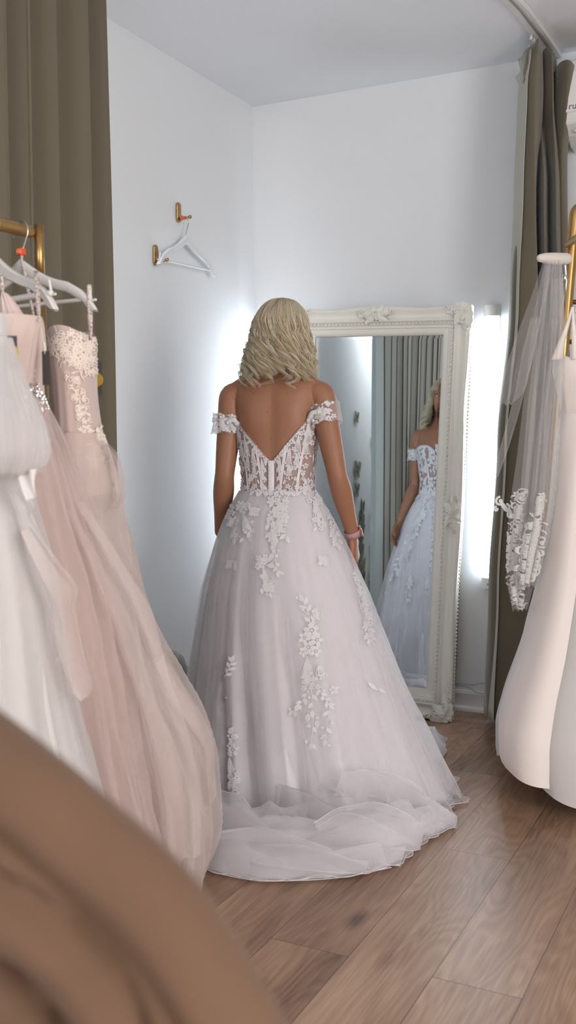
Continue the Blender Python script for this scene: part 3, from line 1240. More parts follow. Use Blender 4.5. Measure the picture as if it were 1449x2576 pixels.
# ------------------------------------------------------------------ tan upholstered chair right in front of the lens
M_tan = pmat('tan_velvet', (92, 66, 46), rough=.85, sheen=.1, var=(7, .3), bump=(40, .2))


def tan_chair():
    # back rest edge runs from upper left down to lower right
    A = at(-260, 1640, .60); B = at(250, 1945, .56); C = at(560, 2300, .54); D_ = at(820, 2800, .52); E = at(900, 3300, .52)
    t = thing('upholstered_chair', 'out-of-focus tan channelled chair back close in the lower left corner', 'chair', (A.x, A.y, 0))
    xs = np.array([0, 1, 2, 3, 4.]); uu = np.linspace(0, 4, 70)
    K = [A, at(-10, 1800, .58), at(245, 2003, .56), at(488, 2225, .54), at(765, 2650, .52)]
    edge = [Vector([float(pchip(xs, [p[c] for p in K], u)) for c in range(3)]) for u in uu]
    # inward direction: down and to the left, parallel to the photo's lower left corner
    back_n = (FW*1.0 + Vector((0, 0, .15))).normalized()
    rows = []
    nv = 170
    for i, p in enumerate(edge):
        tn = (edge[min(i + 1, len(edge) - 1)] - edge[max(i - 1, 0)]).normalized()
        inn = tn.cross(back_n).normalized()
        if inn.z > 0:
            inn = -inn
        row = []
        # far side, round edge, near side
        R_ = .034
        for j in range(7):
            row.append(p + inn*(R_ + .5*(1 - j/7)) + back_n*R_)
        for j in range(13):
            a = PI/2 - PI*j/12
            row.append(p + inn*(R_ - R_*math.cos(a)) + back_n*(R_*math.sin(a)))
        for j in range(1, nv):
            v = .62*j/nv
            s = i/len(edge)
            ch = .030*abs(math.sin(PI*(v - .012*math.sin(5*s + 1) + .018*math.sin(3.1*s + 8*v))/.040))**.6*min(1, v/.03)
            wr = .010*noise.noise(Vector((v*14, s*5, 1.3))) + .006*noise.noise(Vector((v*30, s*9, 4)))
            row.append(p + inn*(R_ + v) - back_n*(R_ - .012 + ch + wr*min(1, v/.03)))
        rows.append([tuple(q) for q in row])
    b = MB(); b.grid(rows)
    b.build('channelled_back', M_tan, t)
    # seat and legs, outside the frame below
    c = edge[20] - FW*.28
    b = MB()
    b.box((c.x - .1, c.y - .12, .40), (.55, .45, .14), rz=YAW)
    bevel(b.build('seat', M_tan, t, smooth=False), .04, 4)
    for sx in (-1, 1):
        for sy in (-1, 1):
            q = Vector((c.x - .1, c.y - .12, 0)) + RT*sx*.22 + FW*sy*.17
            b = MB(); b.tube([(q.x, q.y, 0), (q.x, q.y, .34)], [.012, .018], 12); b.build('leg', M_brass, t)


tan_chair()

# ------------------------------------------------------------------ the bride
BP = at(703, 2010, 3.44); BP.z = 0
BYAW = math.radians(12.5)
BM = Matrix.Translation(BP) @ Matrix.Rotation(BYAW, 4, 'Z')


def B2W(p):
    return BM @ Vector(p)


TOR = [  # z, half width, half depth, centre y
    (.62, .165, .11, .0), (.78, .170, .115, -.005), (.88, .168, .118, -.01), (.97, .145, .102, -.002), (1.04, .122, .088, .004), (1.09, .119, .085, .006),
    (1.15, .125, .089, .008), (1.22, .134, .095, .010), (1.28, .142, .100, .010), (1.33, .147, .094, .006), (1.37, .148, .082, .0),
    (1.40, .142, .068, -.004), (1.418, .125, .058, -.006), (1.432, .098, .052, -.006), (1.445, .074, .050, -.004), (1.465, .058, .050, .0), (1.50, .053, .052, .006), (1.56, .052, .055, .012)]


def torso(th, z, off=0.0):
    """point of the torso at angle th (x = cos, y = sin) and height z, pushed outwards by off"""
    z = np.asarray(z, float)
    a, d, cy = lerp_table(TOR, z)
    c, s = np.cos(th), np.sin(th)
    e = 2.35
    k = (np.abs(c)**e + np.abs(s)**e)**(-1/e)
    x = (a + off)*c*k
    y = (d + off)*s*k
    # bust
    bust = np.where(s > 0, 1, 0)*(.034*(np.exp(-((x - .068)/.045)**2 - ((z - 1.265)/.052)**2) + np.exp(-((x + .068)/.045)**2 - ((z - 1.265)/.052)**2)))
    y = y + bust
    # shoulder blades, spine furrow
    back = np.where(s < 0, 1, 0)
    y = y - back*.007*(np.exp(-((np.abs(x) - .075)/.032)**2 - ((z - 1.31)/.055)**2))
    y = y + back*.006*np.exp(-(x/.024)**2)*np.clip((1.44 - z)/.08, 0, 1)*np.clip((z - .9)/.1, 0, 1)
    return np.stack([x, y + cy, z*np.ones_like(x)], -1)


HDX, HDZ = .016, -.016


HP = math.radians(7)
HC0 = np.array((HDX, .0, 1.60 + HDZ))


def head_tilt(P, inv=False):
    a = -HP if inv else HP
    Q = np.asarray(P, float) - HC0
    c, s = math.cos(a), math.sin(a)
    return np.stack([Q[..., 0], Q[..., 1]*c - Q[..., 2]*s, Q[..., 1]*s + Q[..., 2]*c], -1) + HC0


def head_pts():
    zt = [(1.487, .028, .072, -.01, 0), (1.492, .036, .086, -.02, 0), (1.505, .048, .092, -.045, 0), (1.525, .058, .093, -.062, 0), (1.55, .066, .093, -.078, 0),
          (1.575, .070, .091, -.088, 0), (1.60, .073, .093, -.094, 0), (1.625, .075, .096, -.097, 0), (1.65, .073, .093, -.093, 0),
          (1.672, .064, .080, -.080, 0), (1.688, .048, .060, -.062, 0), (1.698, .028, .034, -.036, 0), (1.703, .004, .006, -.006, 0)]
    zs = np.r_[np.linspace(1.487, 1.69, 75), np.linspace(1.692, 1.703, 8)]
    w, yf, yb, _ = lerp_table(zt, zs)
    P = []
    th = np.linspace(0, 2*PI, 120, endpoint=False)
    for z, a, f, bk in zip(zs, w, yf, yb):
        cy = (f + bk)/2*.5; row = []
        df, db = f - cy, cy - bk
        c, s = np.cos(th), np.sin(th)
        e = 2.25
        k = (np.abs(c)**e + np.abs(s)**e)**(-1/e)
        x = a*c*k
        y = cy + np.where(s > 0, df, db)*s*k
        fr = np.clip(s, 0, 1)
        g = lambda X, W_, Z, H: np.exp(-((x - X)/W_)**2 - ((z - Z)/H)**2)*fr
        y = y - .0085*(g(.032, .016, 1.594, .011) + g(-.032, .016, 1.594, .011))      # sockets
        y = y + .0045*(g(.032, .020, 1.615, .006) + g(-.032, .020, 1.615, .006))      # brows
        nose = .0125*np.exp(-((x)/.0075)**2)*np.clip((1.602 - z)/.045, 0, 1)*(1 if z > 1.556 else 0)
        y = y + nose*fr + .019*np.exp(-(x/.0085)**2 - ((z - 1.558)/.008)**2)*fr + .007*(g(.011, .006, 1.554, .006) + g(-.011, .006, 1.554, .006))
        y = y + .0062*g(0, .021, 1.5335, .0042) + .0068*g(0, .018, 1.524, .0045) - .004*g(0, .02, 1.5288, .0015) - .004*g(0, .02, 1.513, .005)
        y = y + .006*g(0, .018, 1.500, .009) + .004*(g(.045, .016, 1.566, .014) + g(-.045, .016, 1.566, .014))
        P.append(np.stack([x + HDX, y + .012, np.full_like(x, z) + HDZ], -1))
    return head_tilt(np.array(P))


def limb(b, pts, rad, n=16):
    """smooth tapered limb through joints"""
    t = np.arange(len(pts)); tt = np.linspace(0, len(pts) - 1, (len(pts) - 1)*8 + 1)
    P = np.stack([pchip(t, [p[c] for p in pts], tt) for c in range(3)], -1)
    R = pchip(t, rad, tt)
    b.tube([Vector(p) for p in P], list(R), n, round_ends=True)


def hand(b, wrist, d, palm, thumb_side, curl=.5, s=1.0):
    """wrist point, direction of the hand, direction the palm faces, and the side of the thumb"""
    d = Vector(d).normalized(); palm = Vector(palm); palm = (palm - d*palm.dot(d)).normalized()
    side = d.cross(palm).normalized()
    if side.dot(Vector(thumb_side)) < 0:
        side = -side
    w = Vector(wrist)
    # palm: flattened lofts
    rows = []
    for f, hw, ht in ((-.012, .024, .018), (.0, .025, .017), (.02, .031, .016), (.045, .038, .0145), (.07, .040, .0135), (.083, .038, .011), (.087, .030, .006)):
        c = w + d*f*s + palm*.003
        rows.append([tuple(c + side*(hw*s*math.cos(2*PI*k/20)) + palm*(ht*s*math.sin(2*PI*k/20))) for k in range(20)])
    b.grid(rows, close_u=True)
    b.f.append(tuple(range(len(b.v) - 140, len(b.v) - 120))[::-1]); b.f.append(tuple(range(len(b.v) - 20, len(b.v))))
    for off, L, r in ((.029, .070, .0078), (.0098, .078, .0082), (-.0098, .073, .0078), (-.0285, .058, .0068)):
        p = w + side*off*s + d*.072*s
        sp = side*off*.25
        dd = (d + sp*1.5).normalized()
        pts = [p - d*.02, p]
        a = curl*.45
        for seg in (.45, .32, .23):
            q = Matrix.Rotation(0, 3, side)
            dirv = dd*math.cos(a) + palm*math.sin(a)
            p = p + dirv*L*seg*s
            pts.append(p)
            a += curl*.75
        limb(b, pts, [r*s*.9, r*s, r*s*.98, r*s*.86, r*s*.68], 10)
    p = w + side*.022*s + d*.018*s
    pts = [p, p + (side*.55 + d*.75 + palm*.25)*.034*s, p + (side*.50 + d*.85 + palm*.35)*.062*s, p + (side*.40 + d*.90 + palm*.45)*.085*s]
    limb(b, pts, [.0125*s, .0115*s, .0095*s, .0072*s], 12)


SH = .156
R_EL, R_WR = Vector((.213, -.038, 1.108)), Vector((.246, .062, .905))
L_EL, L_WR = Vector((-.178, -.030, 1.105)), Vector((-.222, .062, .90))


def body():
    b = MB()
    th = np.linspace(0, 2*PI, 72, endpoint=False)
    zs = np.r_[np.linspace(.66, 1.40, 60), np.linspace(1.405, 1.57, 34)]
    P = [torso(th, z) for z in zs]
    b.grid(P, close_u=True)
    o = len(b.v) - 72*len(P)
    b.f.append(tuple(o + i for i in range(72))[::-1]); b.f.append(tuple(len(b.v) - 72 + i for i in range(72)))
    H = head_pts()
    b.grid(H, close_u=True)
    o = len(b.v) - H.shape[0]*120
    b.f.append(tuple(o + i for i in range(120))[::-1]); b.f.append(tuple(len(b.v) - 120 + i for i in range(120)))
    for s in (-1, 1):
        b.ball((s*.0745 + HDX, .0, 1.577 + HDZ), (.007, .017, .029), 12, 10)
        b.ball((s*.147, -.006, 1.372), (.042, .044, .044), 18, 14)
    # arms
    for s, el, wr in ((1, R_EL, R_WR), (-1, L_EL, L_WR)):
        sh = Vector((s*SH, -.006, 1.366))
        limb(b, [Vector((s*.10, -.005, 1.385)), sh, sh.lerp(el, .35), sh.lerp(el, .72), el, el.lerp(wr, .28), el.lerp(wr, .7), wr],
             [.036, .0445, .0415, .0375, .0335, .0365, .0285, .0235], 20)
        b.ball(el + Vector((0, -.012, .0)), (.023, .022, .026), 12, 10)
    # trapezius
    for s in (-1, 1):
        limb(b, [Vector((s*.035, -.004, 1.478)), Vector((s*.075, -.01, 1.432)), Vector((s*.135, -.01, 1.392))], [.03, .026, .03], 14)
    hand(b, R_WR + Vector((.002, .012, -.025)), (.06, .30, -.95), (-1, .1, -.05), (0, 1, 0), curl=.75)
    hand(b, L_WR + Vector((-.003, .012, -.025)), (-.10, .40, -.9), (1, .15, -.05), (0, 1, 0), curl=.5)
    # legs and feet
    for s in (-1, 1):
        limb(b, [Vector((s*.085, 0, .80)), Vector((s*.088, .0, .68)), Vector((s*.082, .005, .47)), Vector((s*.08, -.01, .33)), Vector((s*.078, -.012, .10))],
             [.086, .082, .055, .052, .034], 20)
        limb(b, [Vector((s*.08, -.015, .055)), Vector((s*.084, .05, .052)), Vector((s*.09, .13, .028)), Vector((s*.092, .175, .022))], [.036, .036, .034, .022], 16)
    me = bpy.data.meshes.new('tmp'); me.from_pydata([tuple(v) for v in b.v], [], b.f)
    o = bpy.data.objects.new('tmp', me); COL.objects.link(o)
    recalc(o)
    m = o.modifiers.new('r', 'REMESH'); m.mode = 'VOXEL'; m.voxel_size = .0032
    m2 = o.modifiers.new('s', 'SMOOTH'); m2.factor = .5; m2.iterations = 3
    bpy.context.view_layer.update()
    ev = o.evaluated_get(bpy.context.evaluated_depsgraph_get())
    mesh = bpy.data.meshes.new_from_object(ev)
    bpy.data.objects.remove(o)
    n = len(mesh.vertices)
    co = np.empty(n*3); mesh.vertices.foreach_get('co', co); co = co.reshape(-1, 3)
    x, y, z = co.T
    # joint of neck and shoulder smoothed, elbow crease
    col = np.ones((n, 4))
    skin = np.array(s2l((154, 108, 82))[:3])
    col[:, :3] = skin
    front = y > .06
    x0_, z0_ = x, z
    ht = head_tilt(co, True)
    x = ht[:, 0] - HDX; z = ht[:, 2] - HDZ
    lips = np.exp(-(np.abs(x)/.021)**4 - ((z - 1.529)/.0072)**4)*front
    col[:, :3] = col[:, :3]*(1 - lips[:, None]) + np.array(s2l((176, 96, 92))[:3])*lips[:, None]
    br = sum(np.exp(-((x - s*.033)/.016)**4 - ((z - 1.6175 + 12*(np.abs(x) - .034)**2)/.0032)**4) for s in (-1, 1))*front
    br = np.clip(br, 0, 1)*.8
    col[:, :3] = col[:, :3]*(1 - br[:, None]) + np.array(s2l((122, 92, 66))[:3])*br[:, None]
    sock = sum(np.exp(-((x - s*.032)/.015)**4 - ((z - 1.594)/.0085)**4) for s in (-1, 1))*front
    sock = np.clip(sock, 0, 1)*.45
    col[:, :3] = col[:, :3]*(1 - sock[:, None]) + np.array(s2l((128, 92, 78))[:3])*sock[:, None]
    chk = sum(np.exp(-((x - s*.045)/.018)**2 - ((z - 1.562)/.016)**2) for s in (-1, 1))*front*.35
    col[:, :3] = col[:, :3]*(1 - chk[:, None]) + np.array(s2l((214, 138, 118))[:3])*chk[:, None]
    x, z = x0_, z0_
    for mx, mz in ((-.115, 1.303), (.0, 1.225), (-.012, 1.312), (.055, 1.372), (.085, 1.395), (-.06, 1.375)):    # small moles
        mk = np.exp(-((x - mx)/.0024)**2 - ((z - mz)/.0024)**2)*(y < 0)*.75
        col[:, :3] = col[:, :3]*(1 - mk[:, None]) + np.array(s2l((96, 58, 44))[:3])*mk[:, None]
    ca = mesh.color_attributes.new('skin', 'FLOAT_COLOR', 'POINT')
    ca.data.foreach_set('color', col.reshape(-1))
    mesh.polygons.foreach_set('use_smooth', [True]*len(mesh.polygons))
    m = pmat('skin', (154, 108, 82), rough=.48, sss=.12, spec=.4, bump=(500, .12))
    nt = m.node_tree
    at_ = nt.nodes.new('ShaderNodeAttribute'); at_.attribute_name = 'skin'
    nt.links.new(at_.outputs['Color'], nt.nodes['Principled BSDF'].inputs['Base Color'])
    mesh.materials.append(m)
    mesh.name = 'person'
    o = bpy.data.objects.new('person', mesh)
    COL.objects.link(o)
    o.location = BP; o.rotation_euler = (0, 0, BYAW)
    tag(o, 'blonde bride seen from behind in an off-shoulder lace and tulle wedding dress before the mirror', 'person')
    return o


bride = body()


class LB(MB):
    """mesh collected in the bride's own frame"""
    def build(s, name, mat, parent=None, smooth=True, loc=None):
        s.v = [tuple(BM @ Vector(p)) for p in s.v]
        return MB.build(s, name, mat, parent, smooth)


# eyes
m = bpy.data.materials.new('eye'); m.use_nodes = True
nt = m.node_tree; pb = nt.nodes['Principled BSDF']; pb.inputs['Roughness'].default_value = .1
tc = nt.nodes.new('ShaderNodeTexCoord'); sp = nt.nodes.new('ShaderNodeSeparateXYZ'); nt.links.new(tc.outputs['UV'], sp.inputs[0])
at_ = nt.nodes.new('ShaderNodeAttribute'); at_.attribute_name = 'iris'
nt.links.new(at_.outputs['Color'], pb.inputs['Base Color'])
M_eye = m
M_lash = pmat('lashes', (52, 40, 34), rough=.7)
for s in (-1, 1):
    b = LB(); c = Vector((s*.032 + HDX, .0838, 1.594 + HDZ)); b.ball((0, 0, 0), .0118, 32, 24)
    vs = np.array(b.v)
    vs2 = vs[:, [0, 2, 1]]           # poles front and back
    b.v = [tuple(q) for q in head_tilt(vs2 + np.array(c))]
    o = b.build('eye', M_eye, bride)
    rr = np.hypot(vs2[:, 0] , vs2[:, 2])
    col = np.ones((len(vs2), 4)); col[:, :3] = s2l((186, 176, 170))[:3]
    fr = vs2[:, 1] > 0
    col[(rr < .0056) & fr, :3] = s2l((84, 100, 104))[:3]
    col[(rr < .0026) & fr, :3] = s2l((14, 14, 16))[:3]
    ca = o.data.color_attributes.new('iris', 'FLOAT_COLOR', 'POINT'); ca.data.foreach_set('color', col.reshape(-1))
    # lids: lower and upper skin folds, lash line
    b = LB()
    for up in (1, -1):
        pts = []
        for k in range(11):
            a = PI*k/10
            pts.append(c + Vector((.0135*math.cos(a), .0098 - .0045*math.cos(a)**2, up*(.0050 if up > 0 else .0042)*math.sin(a))))
        b.tube([Vector(q) for q in head_tilt(np.array([tuple(q) for q in pts]))], .0019 if up > 0 else .0009, 6)
    b.build('eyelashes', M_lash, bride)

# watch on the right wrist
wd = (R_WR - R_EL).normalized()
wc = R_WR + wd*.004
b = LB()
ux = wd.cross(Vector((0, 0, 1))).normalized(); uy = wd.cross(ux).normalized()
rows = []
for f, r in ((-.012, .0258), (-.0118, .0278), (.0118, .0272), (.012, .0250)):
    rows.append([tuple(wc + wd*f + (ux*math.cos(2*PI*k/40) + uy*math.sin(2*PI*k/40))*r) for k in range(40)])
b.grid(rows + [rows[0]], close_u=True)
wt = b.build('watch_band', pmat('mauve_strap', (176, 134, 138), rough=.6), bride); wt['label'] = 'mauve watch strap'
b = LB()
outw = Vector((.93, .35, .05)); outw = (outw - wd*outw.dot(wd)).normalized()
sd = wd.cross(outw).normalized()
cc = wc + outw*.0295
V = [cc + wd*a*.017 + sd*c_*.015 + outw*e for e in (-.0045, .0045) for a, c_ in ((-1, -1), (1, -1), (1, 1), (-1, 1))]
b.add(V, [(0, 3, 2, 1), (4, 5, 6, 7), (0, 1, 5, 4), (1, 2, 6, 5), (2, 3, 7, 6), (3, 0, 4, 7)])
bevel(b.build('watch_case', pmat('rose_gold', (196, 150, 128), rough=.25, metal=.9), wt, smooth=False), .003)

# ------------------------------------------------------------------ hair
M_hair = bpy.data.materials.new('blonde_hair'); M_hair.use_nodes = True
nt = M_hair.node_tree; pb = nt.nodes['Principled BSDF']
at_ = nt.nodes.new('ShaderNodeAttribute'); at_.attribute_name = 'tone'
nt.links.new(at_.outputs['Color'], pb.inputs['Base Color'])
pb.inputs['Roughness'].default_value = .42; pb.inputs['Specular IOR Level'].default_value = .5
tl = nt.nodes.new('ShaderNodeBsdfTranslucent'); nt.links.new(at_.outputs['Color'], tl.inputs['Color'])
mx = nt.nodes.new('ShaderNodeMixShader'); mx.inputs[0].default_value = .48
nt.links.new(pb.outputs[0], mx.inputs[1]); nt.links.new(tl.outputs[0], mx.inputs[2])
nt.links.new(mx.outputs[0], [n for n in nt.nodes if n.type == 'OUTPUT_MATERIAL'][0].inputs[0])


def hair():
    r = np.random.default_rng(4)
    HC = np.array((HDX, .004, 1.597 + HDZ))
    rx, ry, rz = .082, .106, .107
    verts, faces, cols = [], [], []
    base_cols = [np.array(s2l(c)[:3]) for c in ((255, 246, 226), (252, 240, 212), (255, 250, 238), (240, 220, 188), (255, 244, 220))]
    K = 40
    cnt = 0
    # under-layer: a smooth shell following the hair mass (kept inside the locks)
    def shell(az, t):
        pass

    def path(az, lift, L, amp, wl, ph, part):
        """az: direction the lock falls (0 = +x, pi/2 = face side), returns K x 3 centre line"""
        out = []
        ca, sa = math.cos(az), math.sin(az)
        p0 = np.array((part[0], part[1]))
        s = np.linspace(0, 1, K)
        # over the skull from the parting to the ear line, then down
        nsk = 16
        TH = PI*.5
        for i in range(nsk):
            f = i/(nsk - 1)
            th = f*TH
            e = np.array((ca*math.sin(th)*rx, sa*math.sin(th)*ry, math.cos(th)*rz))
            q = np.array((p0[0]*(1 - f)**1.5, p0[1]*(1 - f)**1.5, 0))
            p = HC + e*(1 + lift*(.15 + .85*math.sin(f*PI*.5))) + q*.8
            out.append(p)
        last = out[-1]
        zc = last[2]
        nd = K - nsk
        cx0 = np.array((HC[0], HC[1]))
        v = last[:2] - cx0
        rad0 = np.hypot(*v)
        dirv = v/rad0
        z_end = zc - L
        for i in range(1, nd + 1):
            f = i/nd
            z = zc + (z_end - zc)*f
            side_ = abs(ca)
            spread = (.020*side_ + .006)*f**1.1 - .022*(f**1.5)*(sa < -.2)*(1 - side_)*1.0
            out.append(np.array((*(cx0 + dirv*(rad0 + spread)), z)))
        out = np.array(out)
        # loose waves, starting softly at the temple and growing towards the ends
        s_ = np.clip((np.arange(K) - nsk*.55)/(K - nsk*.55 - 1), 0, 1)
        w = s_**1.3*amp*1.75
        out[:, 0] -= .016*s_**1.5
        a = ph + 2*PI*(HC[2] + rz - out[:, 2])/wl*(1 + .25*s_)
        tx = np.array((-dirv[1], dirv[0]))
        out[:, :2] += tx[None, :]*(w*np.sin(a))[:, None] + dirv[None, :]*(w*.7*np.cos(a) + w*.3)[:, None]
        out[:, 2] += w*.25*np.cos(a*1.0 + 1)
        return np.array(out)

    def strands(cl, n, spread, width, tonei, taper=.35, seed=0):
        nonlocal cnt
        rr = np.random.default_rng(seed)
        T = np.gradient(cl, axis=0); T /= np.linalg.norm(T, axis=1)[:, None]
        up = np.array((0.3, 0.2, 1.0))
        N = np.cross(T, up); N /= (np.linalg.norm(N, axis=1)[:, None] + 1e-9)
        Bn = np.cross(T, N)
        s = np.linspace(0, 1, K)
        env = np.clip(.35 + 1.1*s, 0, 1)*(1 - (1 - taper)*np.clip((s - .62)/.38, 0, 1)**1.4)
        for k in range(n):
            a = rr.uniform(0, 2*PI); q = math.sqrt(rr.uniform(0, 1))
            tw = a + s*rr.uniform(-.3, .3) + s*1.2
            o = (N*np.cos(tw)[:, None]*1.45 + Bn*np.sin(tw)[:, None]*.62)*q*spread*env[:, None]
            stray = rr.normal(0, .0015, 3)[None, :]*(s**2)[:, None] + (N*rr.normal(0, .0016))*(np.sin(s*rr.uniform(6, 14) + rr.uniform(0, 6)))[:, None]
            P = cl + o + stray
            m = int(K*rr.uniform(.9, 1.0))
            P = P[:m]
            w = width*(1 - .75*np.clip((np.linspace(0, 1, m) - .7)/.3, 0, 1))
            n1 = N[:m]; b1 = Bn[:m]
            base = len(verts)
            c = base_cols[tonei if rr.random() < .55 else rr.integers(0, 5)]*rr.uniform(.85, 1.12)
            root = np.array(s2l((226, 204, 172))[:3])
            for i in range(m):
                f = min(1, i/7)
                cc_ = root*(1 - f)*.5 + c*(f*.5 + .5)
                for j in range(3):
                    a_ = 2*PI*j/3
                    verts.append(P[i] + (n1[i]*math.cos(a_) + b1[i]*math.sin(a_))*w[i])
                    cols.append((cc_[0], cc_[1], cc_[2], 1))
            for i in range(m - 1):
                for j in range(3):
                    j2 = (j + 1) % 3
                    faces.append((base + i*3 + j, base + i*3 + j2, base + i*3 + 3 + j2, base + i*3 + 3 + j))
            cnt += 1

    locks = []
    # azimuths: leave the face open (front 90 deg +- 38), the fringe comes separately
    naz = 40
    for layer, (lift, nn) in enumerate(((.02, 44), (.06, 38), (.11, 30))):
        for k in range(nn):
            az = PI/2 + math.radians(56) + (2*PI - math.radians(112))*(k + r.uniform(-.3, .3))/(nn - 1)
            sa = math.sin(az)
            L = (r.uniform(.125, .15), r.uniform(.145, .17), r.uniform(.15, .205))[layer]
            amp = (r.uniform(.004, .007), r.uniform(.007, .011), r.uniform(.012, .016))[layer]
            locks.append((az, lift + r.uniform(-.02, .02), L, amp, (r.uniform(.085, .12), r.uniform(.08, .1), r.uniform(.062, .085))[layer], r.uniform(0, 2*PI), (.012 + r.uniform(-.004, .004), .03 - .05*r.random())))
    for i, L_ in enumerate(locks):
        cl = path(*L_)
        strands(cl, 44, .0135 if i < 82 else .0115, .00062, i % 5, taper=.25, seed=i)
    # side-swept fringe and the long pieces framing the face
    for k in range(22):
        s = -1 if k % 2 else 1
        az = PI/2 + s*math.radians(r.uniform(50, 64))
        cl = path(az, .07 + r.uniform(0, .05), r.uniform(.13, .20), .011, .09, r.uniform(0, 6.28), (.012, .05))
        strands(cl, 34, .012, .0006, k % 5, seed=500 + k)
    for k in range(16):     # fringe over the brow
        s = -1 if k % 2 else 1
        f = (k//2)/7
        pts = []
        x1 = s*(.018 + .045*f)
        for i in range(K):
            t = i/(K - 1)
            th = t*PI*.40
            z = HC[2] + rz*1.05*math.cos(th*1.02)
            y = HC[1] + .004 + (ry*1.10)*math.sin(th*1.18)
            x = HDX + .010 + (x1 - .010)*t**.9 + s*.006*math.sin(t*5)
            y -= .9*(x - HDX)**2/.09*(.35)
            pts.append((x, y, z - .008*t))
        strands(np.array(pts), 26, .010, .00055, k % 5, taper=.4, seed=800 + k)
    # fly-away strands
    for k in range(60):
        az = r.uniform(PI*.9, 2.1*PI)
        cl = path(az, .14 + r.uniform(0, .05), r.uniform(.15, .21), r.uniform(.006, .02), r.uniform(.06, .12), r.uniform(0, 6.28), (.012, 0))
        strands(cl, 1, .004, .0004, k % 5, seed=900 + k)
    b = LB()
    b.v = [tuple(v) for v in verts]; b.f = faces
    # under-layer shell
    nth, nz = 72, 30
    th = np.linspace(PI/2 + math.radians(62), PI/2 + math.radians(298), nth)
    P = []
    for j in range(nz):
        f = j/(nz - 1)
        row = []
        for a in th:
            if f < .55:
                t = f/.55*PI*.56
                q = HC + np.array((math.cos(a)*math.sin(t)*rx, math.sin(a)*math.sin(t)*ry, math.cos(t)*rz))*1.02
            else:
                g = (f - .55)/.45
                t = PI*.56
                q = HC + np.array((math.cos(a)*math.sin(t)*rx, math.sin(a)*math.sin(t)*ry, math.cos(t)*rz))*1.02
                q = q*np.array((1 - .12*g, 1 - .22*g, 1)) - np.array((0, 0, .085*g))
            row.append(tuple(q))
        P.append(row)
    n0 = len(b.v)
    b.grid(P)
    # whole scalp top
    cols.extend([(*(np.array(s2l((206, 182, 148))[:3])), 1)]*(len(b.v) - n0))
    o = b.build('hair', M_hair, bride)
    ca = o.data.color_attributes.new('tone', 'FLOAT_COLOR', 'POINT')
    ca.data.foreach_set('color', np.array(cols, dtype=np.float32).reshape(-1))
    return o


hair()

